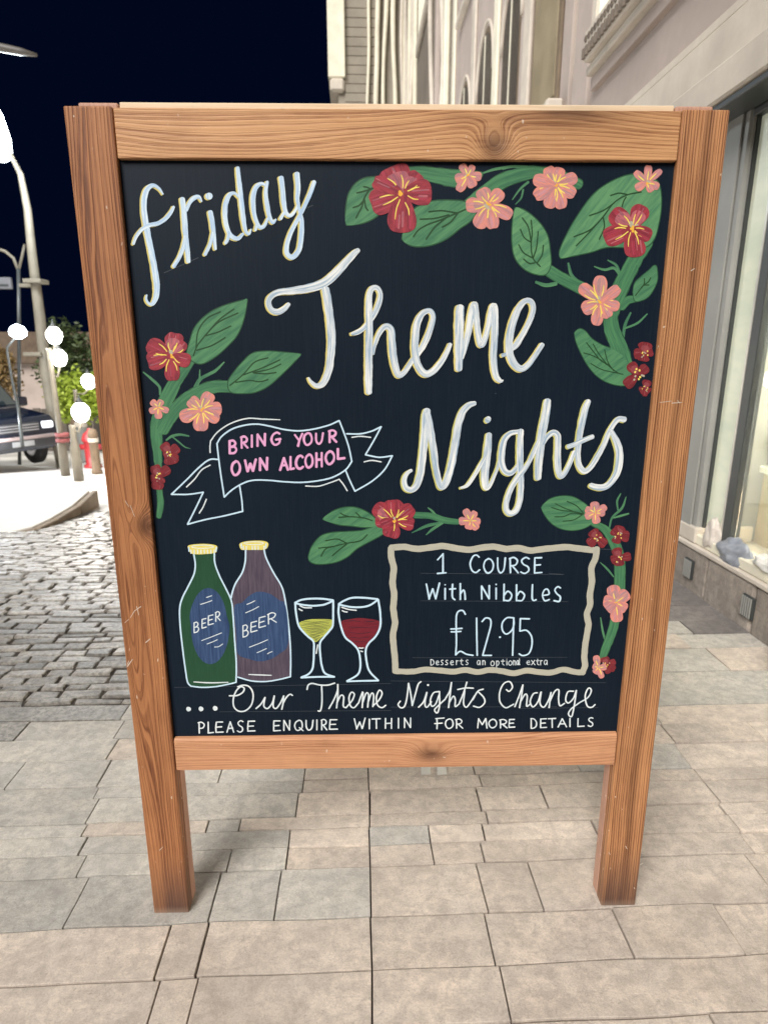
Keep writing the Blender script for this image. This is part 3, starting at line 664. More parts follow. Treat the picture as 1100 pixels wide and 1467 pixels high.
NC = [[(47,157),(36,175),(50,191),(68,184),(79,150),(86,100),(89,66)], [(89,66),(100,120),(108,180)], [(108,180),(124,120),(138,72),(152,58)], [(187,75,14),(189,76,14)], [(140,188),(165,160),(182,112)], [(182,112),(172,170),(182,188),(205,160)],
 [(246,108),(216,115),(200,150),(206,182),(226,172),(244,125)], [(246,108),(246,180),(235,217),(221,202),(240,180),(274,148)], [(274,148),(298,105),(307,62)], [(307,62),(300,120),(292,190)], [(295,165),(316,132),(326,148),(326,184),(345,172)],
 [(345,172),(370,110),(385,60)], [(374,105),(368,168),(382,188),(402,165),(425,128)], [(338,98),(380,90),(418,91)], [(415,150),(440,107),(468,96)], [(441,108),(470,138),(475,165),(450,188),(418,182)],
 [(585,98),(600,107),(616,85),(602,58),(572,68),(552,110),(553,160),(580,190),(608,180),(622,172)], [(628,185),(650,130),(669,74)], [(669,74),(662,130),(652,190)], [(656,162),(680,122),(691,132),(688,182),(705,172)],
 [(742,114),(722,120),(706,158),(720,186),(745,160),(760,112)], [(762,110),(756,168),(776,187),(800,150),(812,112)], [(812,112),(802,190)], [(804,162),(830,108),(851,100),(850,148),(857,180),(880,168)],
 [(926,106),(897,110),(886,150),(900,166),(925,142),(940,102)], [(940,102),(931,170),(917,234),(900,222),(914,196),(955,165)], [(955,165),(1000,137),(1016,102),(1001,91),(985,130),(995,180),(1018,188),(1035,174)]]
a = Art(7)
for p in NC: a.stroke('R9', p, P_plain, w=9.5)
a.build('lettering', board, 'white handwritten words "Nights Change"')
o_ = 1100
words('R8', [('P',122,264,154,320),('L',170,264,200,319),('E',210,262,248,317),('A',267,262,303,316),('S',320,257,352,314),('E',372,258,410,311),('E',503,256,540,309),('N',555,254,588,306),('Q',610,254,655,308),('U',668,254,706,304),('I',719,252,729,304),('R',745,250,775,303),('E',787,250,828,301),
             ('W',913,243,970,298),('I',984,248,997,298),('T',1004,246,1046,296),('H',1070,244,1104,296),('I',o_+34,243,o_+42,294),('N',o_+67,242,o_+102,293)], P_plain, 8.6, 'lettering', 'white capitals "PLEASE ENQUIRE WITHIN"')
words('R9', [('F',222,243,270,298),('O',276,247,316,296),('R',328,248,364,295),('M',440,245,486,294),('O',496,249,536,293),('R',551,250,590,294),('E',598,249,628,291),('D',708,245,740,295),('E',757,246,790,293),('T',798,245,836,292),('A',848,246,890,289),('I',902,244,914,287),('L',945,245,980,286),('S',1000,241,1028,286)],
      P_plain, 8.6, 'lettering', 'white capitals "FOR MORE DETAILS"')
# faint ruled pencil lines
for r, p in (('R1', [(240,590),(420,510)]), ('R1', [(560,435),(1020,235)]), ('R7', [(180,176),(880,182)]), ('R7', [(180,312),(905,316)]), ('R7', [(140,592),(900,590)]), ('R8', [(0,88),(1100,68)]), ('R8', [(230,212),(1100,205)]), ('R9', [(0,55),(1090,64)]), ('R9', [(0,188),(840,186)]), ('RG', [(130,665),(240,672)]), ('RG',[(500,488),(600,492)]), ('R9', [(650,195),(1050,190)])):
    a = Art(1); a.stroke(r, [p[0], ((p[0][0]+p[1][0])/2, (p[0][1]+p[1][1])/2), p[1]], P_pencil, w=1.6)
    a.build('ruled_line', board)

# ---- price box border
BOX = [[(35,50),(100,46),(160,56),(220,50),(290,42),(350,52),(420,60),(480,50),(540,45),(600,56),(660,52),(720,64),(780,57),(850,50),(900,47),(960,54),(1030,62)],
 [(1045,55),(1040,100),(1020,150),(1022,220),(1012,280),(1013,330),(998,375),(1005,430),(997,480),(988,540),(985,590),(988,630),(976,662)],
 [(980,664),(940,662),(880,650),(820,665),(760,662),(700,655),(640,668),(580,658),(520,652),(460,662),(400,652),(340,660),(280,655),(200,650),(140,660),(62,658)],
 [(56,660),(54,600),(48,540),(44,480),(54,420),(46,350),(50,280),(42,220),(48,150),(36,100),(34,52)]]
a = Art(4)
for p in BOX: a.stroke('R7', p, P_beige, w=38)
a.build('price_box_border', board, 'wavy beige painted border around the price')

# ---- bottles and glasses
gb = [(220,190),(232,280),(222,360),(180,450),(125,560),(103,650),(108,800),(130,1000),(155,1180),(172,1265),(190,1290),(280,1302),(400,1295),(500,1275),(572,1255),(572,1100),(558,900),(545,700),(530,580),(480,470),(430,370),(395,270),(388,190)]
a = Art(5)
a.fill('RH', gb, P_botg)
for p in ([(220,195),(232,280),(222,360),(180,450),(125,560),(103,650),(108,800),(130,1000),(150,1150),(168,1255),(195,1290)], [(195,1290),(290,1300),(400,1294),(500,1275),(570,1258)], [(570,1258),(572,1100),(558,900),(545,700),(530,580),(480,470),(430,370),(395,270),(390,190)]): a.stroke('RH', p, P_bluew, w=15)
a.stroke('RH', [(220,1255,10),(360,1262,14),(505,1258,10)], P_plain)
bot = a.build('painted_bottle', board, 'painted green beer bottle with blue label')
def bottle_extra(par, lab_pts, text, marks, cap, ring, shear):
    a = Art(6); a.fill('RH', lab_pts, P_label)
    for ch, x0, y0, x1, y1 in text:
        for st in GL[ch]:
            a.stroke('RH', [(x0+(x1-x0)*u, y0+(y1-y0)*v+shear*(x1-x0)*u, 11) for u, v in st], P_plain, w=11)
    for p in marks: a.stroke('RH', p, P_plain, w=8)
    a.build('bottle_label', par)
    a = Art(6); a.fill('RH', cap, P_capw)
    cx, cy, rx, ry = ring
    a.stroke('RH', [(cx+rx*math.cos(q*math.pi/8), cy+ry*math.sin(q*math.pi/8)) for q in range(17)], P_plain, w=7)
    for q in range(8):
        x = cx-rx*1.05+q*rx*2.1/7; yb_ = cy+ry*1.6+6
        a.stroke('RH', [(x, yb_), (x+1, yb_+28)], P_plain if q % 2 or random.random() < .6 else P_capw, w=11)
    for sx in (-1, 1): a.stroke('RH', [(cx+sx*rx*1.25, cy+4), (cx+sx*rx*1.22, cy+38)], P_bluew, w=12)
    a.build('bottle_cap', par)
bottle_extra(bot, [(350+160*math.cos(q*math.pi/12)+(-10 if q > 12 else 6), 792+315*math.sin(q*math.pi/12)) for q in range(24)],
   [('B',218,765,262,848),('E',286,735,324,812),('E',338,706,382,785),('R',398,676,440,755)], [[(325,555),(345,548),(368,540)],[(275,612),(320,598),(370,580)],[(285,912),(370,880),(450,848)],[(330,940),(370,925),(415,905)],[(392,965),(425,962),(460,940)]],
   [(170,130),(210,116),(290,110),(370,115),(413,130),(410,165),(395,185),(300,196),(220,195),(188,180)], (293,134,92,13), -.22)
bb = [(650,160),(645,260),(620,350),(565,440),(540,520),(548,640),(560,900),(573,1100),(580,1212),(690,1242),(800,1250),(900,1238),(1018,1208),(1018,1050),(1000,750),(975,570),(945,460),(880,350),(820,230),(795,160)]
a = Art(4); a.fill('RH', bb, P_botb)
for p in ([(650,155),(645,260),(620,350),(565,440),(537,520),(530,560)], [(800,150),(820,230),(880,350),(945,460),(975,570),(1000,750),(1015,900),(1022,1050),(1020,1212)], [(1020,1212),(900,1240),(800,1252),(690,1245),(585,1215)]): a.stroke('RH', p, P_bluew, w=15)
a.stroke('RH', [(675,1193,10),(762,1197,14),(862,1200,10)], P_plain)
bot = a.build('painted_bottle', board, 'painted mauve brown beer bottle with wide blue label')
bottle_extra(bot, [(556,632),(620,597),(680,540),(755,507),(850,525),(930,580),(972,602),(998,740),(998,950),(930,1020),(850,1068),(770,1085),(690,1068),(585,1020),(572,850)],
   [('B',622,790,672,885),('E',690,762,745,845),('E',757,722,815,808),('R',830,690,905,778)], [[(660,612),(690,600),(725,582)],[(650,682),(705,658),(758,630)],[(680,967),(755,938),(832,905)],[(743,1013),(780,997),(822,978)],[(830,1022),(850,1010),(870,1003)]],
   [(598,112),(640,92),(720,84),(800,87),(836,105),(830,140),(800,158),(720,160),(640,160),(610,155)], (716,105,82,12), -.24)
def glass(strokes, wine, mat, lines, extra, label):
    a = Art(5); a.fill('RI', wine, mat)
    for p in lines: a.stroke('RI', p, P_chk, w=6)
    a.y -= .00004
    for p in strokes: a.stroke('RI', p, P_bluew, w=23)
    for p in extra: a.stroke('RI', p, P_plain, w=15)
    return a.build('painted_wine_glass', board, label)
P_chk = paint('dark navy touch paint', (.010, .018, .030), (.014, .024, .036), 25, 200, .5)
rng = random.Random(4)
gl1 = []
for q in range(13):
    yy_ = 345+q*15; hw = 150 if q < 4 else 150*(1-(q-4)/10.5); gl1.append([(362-hw+rng.uniform(0,30), yy_-4, 2), (362+rng.uniform(-20,20), yy_+8, 7), (362+hw-rng.uniform(0,30), yy_-10, 2)])
glass([[(158,160),(220,132),(320,120),(430,122),(530,135)], [(165,167),(240,182),(330,190),(430,182),(480,165),(528,142)], [(158,160),(165,250),(187,370),(222,430),(280,490),(338,545),(342,640),(338,740),(328,810),(290,862),(218,895)],
  [(532,140),(532,250),(528,380),(500,430),(440,500),(402,560),(406,680),(420,780),(452,855),(543,890)], [(217,897),(380,890),(543,890)]],
  [(198,358),(270,330),(380,322),(520,330),(520,392),(480,450),(420,500),(358,548),(300,500),(235,440),(200,385)], P_wineg, gl1, [[(380,575),(372,620),(365,660)], [(205,190),(250,208),(320,210)], [(195,220),(212,232),(228,238)]], 'painted glass of pale yellow green wine')
gl2 = [[(640,345,2),(720,338,7),(800,346,2)], [(830,338,2),(900,345,7),(960,340,2)], [(700,455,1),(800,462,4),(900,450,1)], [(690,400,1),(820,405,4),(960,395,1)], [(700,500,1),(800,508,4),(880,498,1)], [(740,540,1),(800,545,4),(860,535,1)]]
glass([[(588,172),(640,140),(720,112),(840,112),(968,125)], [(590,178),(660,195),(740,205),(840,200),(905,178),(965,135)], [(588,175),(585,270),(610,400),(650,500),(720,560),(773,620),(795,700),(798,800),(770,870),(668,932)],
  [(975,130),(993,250),(995,390),(950,490),(882,560),(852,630),(862,750),(892,840),(975,925)], [(668,935),(800,930),(975,927)]],
  [(612,345),(720,318),(820,312),(980,340),(985,400),(940,480),(880,550),(848,602),(775,602),(720,550),(650,490),(620,420)], P_winer, gl2, [[(615,205),(680,225),(760,235)], [(620,238),(645,248),(670,252)], [(785,605),(806,608),(828,605)], [(800,635),(812,640),(822,640)]], 'painted glass of dark red wine')

# ---- leaves and stems
def leaf(reg, out, veins, label, w=9, ow=14, mat=None, rot=.6):
    a = Art(2)
    cl = list(out)+[out[0], out[1]]
    a.stroke(reg, out+[out[0]], P_dkgreen, w=ow); a.y -= .00003
    a.fill(reg, out, mat or P_leaf, rot=rot)
    for p in veins: a.stroke(reg, p, P_vein, w=w)
    return a.build('painted_leaf', board, label)
def stem(reg, p, label, grow=2.0):
    a = Art(1)
    a.stroke(reg, [(q[0], q[1], q[2]+REG[reg][2]*grow) for q in p], P_dkgreen); a.y -= .00005
    a.stroke(reg, p, P_stem)
    return a.build('painted_stem', board, label)
def tendrils(reg, ps, label='thin green tendril'):
    a = Art(1); a.y -= .00003
    for p in ps: a.stroke(reg, p, P_leaf)
    return a.build('painted_tendril', board, label)
stem('RA', [(400,112,58),(480,108,66),(580,125,78),(680,140,88),(760,130,66),(820,118,26)], 'green stem arching from the top red flower')
stem('RA', [(745,290,60),(840,222,76),(920,165,80),(1000,130,74),(1100,105,66),(1160,110,60),(1180,118,40)], 'green stem arching along the top edge')
stem('RB', [(60,140,60),(130,120,64),(220,120,66),(330,130,60),(420,165,60),(480,195,56)], 'green stem end behind the pink flower at the top')
stem('RB', [(270,725,66),(340,770,70),(420,812,72),(500,850,74),(570,890,74)], 'green stem running down from the hanging leaf')
stem('RB', [(900,560,95),(840,655,95),(790,745,100),(740,840,105),(700,920,100)], 'green stem under the crimson flower')
stem('RC', [(800,130,100),(750,230,100),(705,330,105),(665,420,110),(630,520,115),(640,620,125),(680,720,130),(720,820,130),(750,900,110)], 'thick green stem on the right edge')
stem('RC', [(820,375,46),(765,385,60),(715,430,75)], 'short green stem of small leaf at right')
leaf('RA', [(66,400),(62,320),(80,225),(130,160),(200,135),(290,150),(300,260),(240,345),(160,388)], [[(258,190),(200,200),(165,250),(150,300),(118,362)], [(200,200),(180,190),(160,187)], [(205,200),(165,212),(122,222)], [(160,265),(135,292),(102,305)], [(165,260),(172,300),(185,320)]], 'painted green leaf left of the large red flower')
leaf('RA', [(378,480),(400,390),(440,320),(490,290),(560,268),(660,266),(735,275),(792,320),(762,375),(700,420),(640,468),(580,500),(500,520),(425,515)], [[(740,312),(685,335),(590,375),(520,400),(470,430),(440,468)], [(685,335),(600,322),(527,328)], [(640,345),(560,365),(478,370)], [(620,365),(560,415),(512,482)], [(690,335),(650,385),(602,415)]], 'painted green leaf under the large red flower')
leaf('RB', [(78,345),(120,352),(180,390),(240,450),(280,520),(295,610),(300,700),(268,760),(200,757),(130,722),(78,655),(60,560),(62,440)], [[(235,712),(190,660),(178,580),(184,500),(178,420)], [(178,560),(160,465),(122,405)], [(178,560),(135,530),(110,478)], [(190,660),(212,590),(222,492)], [(190,660),(130,625),(100,575)], [(200,690),(165,692),(130,665)], [(215,690),(246,640),(255,578)]], 'painted green leaf hanging point up near the top right', mat=P_leaf2)
leaf('RB', [(365,658),(362,605),(420,480),(500,350),(580,250),(680,180),(780,140),(880,130),(960,165),(990,225),(995,330),(980,440),(950,540),(890,590),(780,590),(650,590),(560,618),(450,642)], [[(870,243),(780,262),(700,310),(630,400),(550,490),(462,582)], [(780,258),(730,250),(678,265)], [(700,312),(630,360),(545,392)], [(630,402),(550,480),(447,525)], [(632,405),(638,465),(607,540)], [(775,275),(760,300),(750,335)]], 'largest painted green leaf in the top right corner', mat=P_leaf2, rot=.9)
leaf('RC', [(805,320),(820,250),(870,200),(930,150),(968,115),(990,128),(995,220),(970,290),(930,350),(880,383),(820,390)], [[(822,350),(860,300),(885,270),(930,265)], [(870,290),(892,255),(893,215)], [(895,262),(925,240),(943,208)]], 'small painted leaf by the right stile')
leaf('RC', [(345,642),(385,612),(430,632),(480,690),(560,740),(650,775),(740,840),(790,950),(765,1045),(690,1055),(600,1030),(520,980),(450,900),(400,810),(360,720)], [[(725,970),(680,955),(600,890),(530,800),(490,730)], [(620,900),(550,860),(500,800),(438,720)], [(600,895),(540,850),(480,820),(415,800)], [(650,940),(605,870),(580,775)], [(680,960),(560,932),(472,885)]], 'painted leaf at lower end of right stem')
stem('RE', [(470,-60,120),(410,60,130),(330,200,150),(280,330,150),(265,450,140),(270,560,130),(275,650,105),(285,780,95)], 'thick green stem by the left stile')
stem('RD', [(378,425,36),(330,480,60),(270,560,78),(215,660,85),(180,740,90)], 'green stem up to the left red flower')
stem('RD', [(640,590,70),(520,590,80),(430,620,84),(330,680,88),(240,775,90),(190,860,80)], 'green stem out to the long left leaf')
stem('RE', [(285,760,90),(290,900,70),(300,1100,66),(312,1250,74),(292,1390,58)], 'lower end of the left green stem')
leaf('RD', [(722,42),(690,48),(580,80),(480,130),(400,210),(365,300),(345,390),(385,430),(440,442),(520,400),(600,330),(660,260),(700,160)], [[(385,395),(410,330),(470,255),(550,165),(640,100)], [(400,350),(415,240),(470,160),(555,117)], [(460,265),(540,185),(665,125)], [(455,270),(540,245),(620,207)], [(405,360),(500,330),(585,280)]], 'painted green leaf pointing up at left')
leaf('RD', [(1058,386),(960,375),(850,368),(760,380),(700,430),(640,500),(605,560),(620,620),(700,630),(780,620),(860,580),(950,500),(1020,430)], [[(615,582),(700,510),(770,435),(855,407)], [(700,515),(820,470),(930,420)], [(760,500),(860,480),(935,447)], [(765,503),(840,508),(905,500)], [(650,562),(740,550),(800,558),(855,545)]], 'long painted leaf pointing right at left centre')
stem('RF', [(670,195,42),(760,200,42),(840,225,42),(920,235,36)], 'slim green stem between the two centre flowers', 1)
leaf('RF', [(135,218),(200,170),(280,150),(350,160),(420,200),(460,255),(380,265),(300,257),(220,248)], [[(420,227),(370,212),(300,205),(225,208)], [(350,205),(335,190),(325,180)], [(283,204),(255,195),(235,183)]], 'upper narrow painted leaf beside centre red flower')
leaf('RF', [(50,440),(70,380),(120,320),(180,300),(260,294),(360,287),(440,262),(525,272),(470,312),(400,350),(330,390),(270,440),(200,470),(110,480),(62,467)], [[(392,310),(350,345),(270,360),(190,378),(108,388)], [(270,358),(215,335),(148,345)], [(200,377),(150,392),(122,435)], [(270,365),(225,400),(188,432)]], 'lower broad painted leaf beside centre red flower')
stem('RG', [(450,300,46),(530,340,58),(580,400,76),(620,480,86),(642,580,90),(644,700,92),(638,820,90),(620,950,82),(590,1080,80),(545,1200,74),(520,1270,60)], 'long curved green stem right of the price box')
leaf('RG', [(78,185),(130,132),(200,108),(290,108),(360,140),(420,190),(450,280),(400,330),(310,352),(220,340),(150,300),(102,240)], [[(385,236),(310,217),(220,208),(150,187)], [(300,212),(240,190),(178,160)], [(380,228),(330,175),(262,142)], [(370,238),(300,228),(240,252),(172,255)], [(372,240),(310,277),(232,287)]], 'round painted leaf above the price box', rot=.1)
tendrils('RB', [[(0,95,16),(60,82,16),(150,92,10)], [(160,180,16),(110,222,14),(60,290,6)], [(128,228,12),(115,280,12),(80,320,6)]]); tendrils('RA', [[(830,110,8),(900,88,14),(1000,73,14),(1080,74,12)]])
tendrils('RB', [[(335,820,24),(270,830,24),(208,810,16)], [(470,800,10),(430,760,20),(412,692,14)]])
tendrils('RB', [[(738,770,14),(700,722,18),(640,732,16),(575,712,6)], [(735,745,12),(710,700,16),(660,672,7)]])
tendrils('RC', [[(725,690,22),(742,580,26),(785,485,16)], [(735,610,14),(840,565,20),(915,495,12)]])
tendrils('RD', [[(175,640,14),(170,590,18),(120,540,18),(68,497,8)], [(398,592,28),(430,540,22),(520,490,20),(578,435,8)], [(425,555,14),(424,520,12),(425,482,6)]])
tendrils('RE', [[(375,545,20),(440,500,32),(530,485,30),(625,500,18)], [(440,508,14),(520,570,20),(580,620,16),(640,638,6)]])
tendrils('RF', [[(800,205,10),(770,172,14),(745,152,7)], [(820,240,16),(740,258,22),(652,298,6)], [(830,242,14),(780,272,20),(735,310,7)]])
tendrils('RG', [[(570,330,14),(590,260,18),(660,190,22),(690,110,7)], [(630,205,12),(625,140,18),(650,87,10)], [(600,262,14),(660,245,20),(708,232,14)]])
tendrils('RG', [[(600,690,10),(550,630,18),(502,585,5)]]); tendrils('RG', [[(545,1170,18),(520,1080,18),(505,985,9)]])

# ---- flowers
def petal_pts(c, tip, w, notch=0, back=0):
    dx, dy = tip[0]-c[0], tip[1]-c[1]; L_ = math.hypot(dx, dy); ux, uy = dx/L_, dy/L_; nx, ny = -uy, ux
    prof = [(0, .10), (.2, .30), (.45, .46), (.68, .52), (.86, .45), (.96, .28), (1.0-notch, .06)]
    out = []
    j = lambda: random.uniform(-.05, .05)
    for t, h in prof: hh = h*(1+j()); out.append((c[0]+ux*L_*t+nx*w*hh, c[1]+uy*L_*t+ny*w*hh))
    for t, h in prof[::-1]: hh = h*(1+j()); out.append((c[0]+ux*L_*t-nx*w*hh, c[1]+uy*L_*t-ny*w*hh))
    return out
P_dusk = {'red': paint('deep red brush paint', L((150, 44, 62)), L((186, 80, 96))), 'pink': paint('lilac grey brush paint', L((190, 140, 152)), L((220, 150, 150))), 'crimson': paint('maroon brush paint', L((104, 34, 42)), L((140, 60, 66)))}
def flower(reg, c, tips, kind, label, layer=9):
    outer, inner = {'red': (P_red, P_redpink), 'pink': (P_pink, P_pink2), 'crimson': (P_crim, P_crim2)}[kind]
    a = Art(layer); sc = REG[reg][2]; R = sum(math.hypot(t[0]-c[0], t[1]-c[1]) for t in tips)/len(tips)
    for t in tips:
        ang = math.atan2(-(t[1]-c[1]), t[0]-c[0])
        a.fill(reg, petal_pts(c, t, t[2]*.98, random.uniform(0, .05)), outer, rot=ang)
        for q in range(5):
            s_ = random.uniform(-.3, .3); b0, b1 = random.uniform(.3, .55), random.uniform(.75, .93); dx, dy = t[0]-c[0], t[1]-c[1]; wn = t[2]/math.hypot(dx, dy)
            a.stroke(reg, [(c[0]+dx*b0-dy*s_*wn, c[1]+dy*b0+dx*s_*wn), (c[0]+dx*b1-dy*s_*wn*1.1, c[1]+dy*b1+dx*s_*wn*1.1)], inner if q % 2 else P_dusk[kind], w=t[2]*random.uniform(.03, .085))
    fl = a.build('painted_flower', board, label)
    a = Art(layer+1)
    for i, t in enumerate(tips):
        ang = math.atan2(-(t[1]-c[1]), t[0]-c[0]); k = {'red': .74, 'pink': .66, 'crimson': .7}[kind]
        if kind == 'crimson' and i % 2: continue
        if kind == 'pink' and random.random() < .25: k = .92
        off = random.uniform(-.08, .08)
        t2 = (c[0]+(t[0]-c[0])*k-(t[1]-c[1])*off, c[1]+(t[1]-c[1])*k+(t[0]-c[0])*off)
        a.fill(reg, petal_pts(c, t2, t[2]*(.74 if kind == 'red' else .6)), inner, rot=ang)
    a.build('petal_shading', fl)
    a = Art(layer+2)
    if kind != 'crimson':
        for q in range(5):
            an = random.uniform(0, 6.28); r0 = R*.10*random.random(); a.stroke(reg, [(c[0]+math.cos(an)*r0, c[1]+math.sin(an)*r0), (c[0]+math.cos(an)*(r0+R*.12), c[1]+math.sin(an)*(r0+R*.12))], P_greydab, w=R*.13)
        for t in tips:
            dx, dy = t[0]-c[0], t[1]-c[1]
            for s_ in ((-.13, .13) if (R/sc > 24 or kind == 'red') else (0,)):
                b0, b1 = random.uniform(.14, .24), random.uniform(.50, .66)
                s2 = s_+random.uniform(-.06, .06)
                p = [(c[0]+dx*b0-dy*s2*.5, c[1]+dy*b0+dx*s2*.5, sc*1.4), (c[0]+dx*(b0+b1)/2-dy*s2*1.1, c[1]+dy*(b0+b1)/2+dx*s2*1.1, sc*1.7), (c[0]+dx*b1-dy*s2*1.3, c[1]+dy*b1+dx*s2*1.3, sc*1.0)]
                a.stroke(reg, p, P_brightyel)
        for q in range(4):
            an = random.uniform(0, 6.28); r0 = R*.12*random.random(); x, y_ = c[0]+math.cos(an)*r0, c[1]+math.sin(an)*r0
            a.stroke(reg, [(x, y_), (x+R*.03, y_+R*.02)], P_orange, w=R*.09)
    else:
        for q in range(9):
            an = random.uniform(0, 6.28); r0 = R*random.uniform(.1, .42); x, y_ = c[0]+math.cos(an)*r0, c[1]+math.sin(an)*r0
            a.stroke(reg, [(x, y_), (x+R*.04*math.cos(an), y_+R*.05)], P_greydab if q % 2 else P_brightyel, w=R*.13)
    a.build('stamens', fl)
    return fl
flower('RA', (380,225), [(310,72,185),(475,108,105),(545,215,150),(196,290,150),(372,448,165),(210,150,90)], 'red', 'largest red flower, top centre')
flower('RA', (745,125), [(708,58,46),(778,65,40),(674,150,62),(690,215,52),(825,130,52),(780,192,60)], 'pink', 'small pink flower at top edge')
flower('RA', (865,285), [(818,195,82),(732,295,86),(800,420,86),(890,428,80),(995,355,80),(940,208,78)], 'pink', 'pink flower right of the small top one')
flower('RB', (330,195), [(278,82,80),(362,86,80),(468,148,84),(458,262,84),(375,352,84),(285,348,84),(195,278,86),(188,160,84)], 'pink', 'round pink flower with many petals near top right')
flower('RB', (905,185), [(828,112,50),(918,70,50),(1000,102,42),(985,212,52),(938,242,48),(832,222,54)], 'pink', 'small pink star flower in top right corner')
flower('RB', (815,470), [(680,365,125),(885,325,115),(635,545,130),(835,655,135),(935,525,95)], 'red', 'bright red flower on the big corner leaf')
flower('RC', (545,400), [(545,188,110),(385,268,105),(400,465,112),(510,588,92),(620,525,90),(698,440,90),(700,282,92)], 'pink', 'pink flower where the right stems cross')
flower('RC', (890,805), [(905,715,110),(962,785,76),(808,808,86),(880,868,95)], 'crimson', 'crimson blossom nearest the right stile')
flower('RC', (838,972), [(775,880,88),(918,905,84),(738,1065,92)], 'crimson', 'three petalled crimson blossom on the stem')
flower('RC', (900,1082), [(918,1012,74),(855,1105,64),(935,1112,64),(895,1145,40)], 'crimson', 'smallest crimson blossom at right, hanging lowest')
flower('RD', (245,395), [(275,245,115),(330,300,85),(95,312,112),(92,440,125),(255,556,98),(368,435,92)], 'red', 'dusty red flower at left')
flower('RD', (165,718), [(118,678,44),(186,672,44),(232,745,38),(165,794,48),(108,750,44)], 'pink', 'tiny pink flower by the left stile')
flower('RD', (435,735), [(358,665,84),(495,625,84),(565,730,94),(545,805,74),(430,873,94),(300,790,88)], 'pink', 'pink flower above the ribbon banner')
flower('RE', (415,690), [(335,578,118),(512,615,118),(440,815,165),(345,720,90),(505,755,80)], 'crimson', 'crimson blossom beside the ribbon')
flower('RE', (290,950), [(240,818,125),(410,845,115),(272,1095,140),(195,975,90),(340,1030,90)], 'crimson', 'crimson blossom lowest on the left')
flower('RF', (550,228), [(430,140,95),(435,225,90),(540,102,115),(660,145,90),(668,250,80),(520,328,105),(470,262,80)], 'red', 'red flower in the centre above the price box')
flower('RF', (992,228), [(960,158,44),(1022,170,42),(922,230,48),(1052,235,46),(1035,278,48),(980,280,48)], 'pink', 'small pink flower at the end of the centre stem')
flower('RG', (630,388), [(648,318,80),(714,400,80),(588,345,66),(612,448,66)], 'crimson', 'upper right crimson blossom by the box corner', 8)
flower('RG', (478,405), [(440,350,80),(412,458,74),(545,462,76),(515,380,64)], 'crimson', 'crimson blossom on the corner of the beige border')
flower('RG', (636,552), [(616,478,76),(728,540,64),(578,572,66),(640,612,74)], 'crimson', 'crimson blossom below the pair on the right stem')
flower('RG', (465,225), [(392,195,54),(460,143,66),(548,178,54),(538,225,54),(390,258,54),(475,305,62)], 'pink', 'pink flower over the round leaf')
flower('RG', (612,875), [(592,748,95),(705,800,95),(692,930,84),(625,1020,92),(522,860,90),(545,930,95)], 'pink', 'large pink flower on the right stem')
flower('RG', (545,1325), [(530,1268,66),(615,1300,48),(612,1362,54),(560,1392,44)], 'crimson', 'crimson blossom at the foot of the right stem', 8)
flower('RG', (490,1345), [(468,1256,50),(448,1328,50),(548,1340,50),(460,1390,54),(515,1425,44)], 'pink', 'small pink flower at the foot of the right stem', 12)

# little scuffs of old paint on the frame
for i, (x0, y0, x1, y1, w) in enumerate([(205,866,196,872,1.6),(196,872,190,882,1.2),(199,866,202,878,1.3),(188,884,182,889,1),(212,917,218,912,2),(186,951,193,941,2),(186,948,188,943,1.5),(941,576,958,574,.8),(958,577,972,576,1.4),(966,573,969,577,1),(985,389,990,386,1.6),(231,1213,236,1208,1.3),
     (196,738,190,722,.8),(183,716,188,724,1),(893,1207,895,1211,1.6),(914,1233,918,1231,1.8),(905,1266,906,1268,1.6),(869,1216,871,1219,1.3),(634,1080,637,1081,1.8),(404,158,410,157,1.5)]):
    a = Art(0); a.y = -.0002
    a.stroke('RA', [((x0-480)*3.9286, (y0-220)*3.9286, w*3), ((x1-480)*3.9286, (y1-220)*3.9286, w*2)], P_scuff if i else (P_scuff := paint('dried pale paint', (.72, .62, .52), (.6, .5, .42), 30, 300, .5)))
    a.build('paint_scuff', board)

# ------------------------------------------------------------------ buildings on the right
M_wall = flat('pinkish rendered wall', (.46, .385, .345), .8, var=.14, sc=1.6, bump=.2)
M_cream = flat('cream painted stone', (.82, .77, .62), .65, var=.12, sc=2.5, bump=.1)
M_trim = flat('pale grey stone trim', (.62, .555, .475), .7, var=.16, sc=3, bump=.2)
M_plinth = stone_mat('plinth stone', (.36, .31, .26), (.45, .39, .33), (.20, .17, .15), sc=.8, spread=.2)
M_greyp = flat('grey painted pilaster', (.30, .30, .28), .5, var=.12, sc=2.2)
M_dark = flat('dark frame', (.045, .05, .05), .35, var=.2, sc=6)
M_brown = flat('brown window frame', (.20, .15, .10), .5, var=.2, sc=6)
def glass_mat(name, tint, rough=.03, trans=.9):
    t = NT(name); t.b.inputs['Transmission Weight'].default_value = trans; t.b.inputs['IOR'].default_value = 1.45
    return t.fin(tint, rough)
M_glass = glass_mat('shop window glass', (.92, .97, .94))
t = NT('dim upper window glass'); n = t.noise(t.pos(), .8, 3, .6)
M_gl2 = t.fin(t.ramp(n, [(.35, (.05, .042, .036)), (.65, (.11, .095, .08))]), .25, spec=.4)
t = NT('frosted greenish glass'); p_ = t.pos(); zz = t.sep(p_)[2]
n = t.noise(t.mapv(p_, scale=(1, 3, 9)), 1, 3, .6)
t.put(t.b.inputs['Emission Color'], (.9, .92, .72)); t.b.inputs['Emission Strength'].default_value = .16
M_frost = t.fin(t.mix(t.ramp(n, [(.35, 0), (.65, 1)]), (.62, .64, .50), (.50, .55, .43)), .25, spec=.6)
M_lit = emit('lit yellow window', (1.0, .93, .55), .42)
M_litw = emit('shop strip light', (1.0, .93, .80), 7.0)

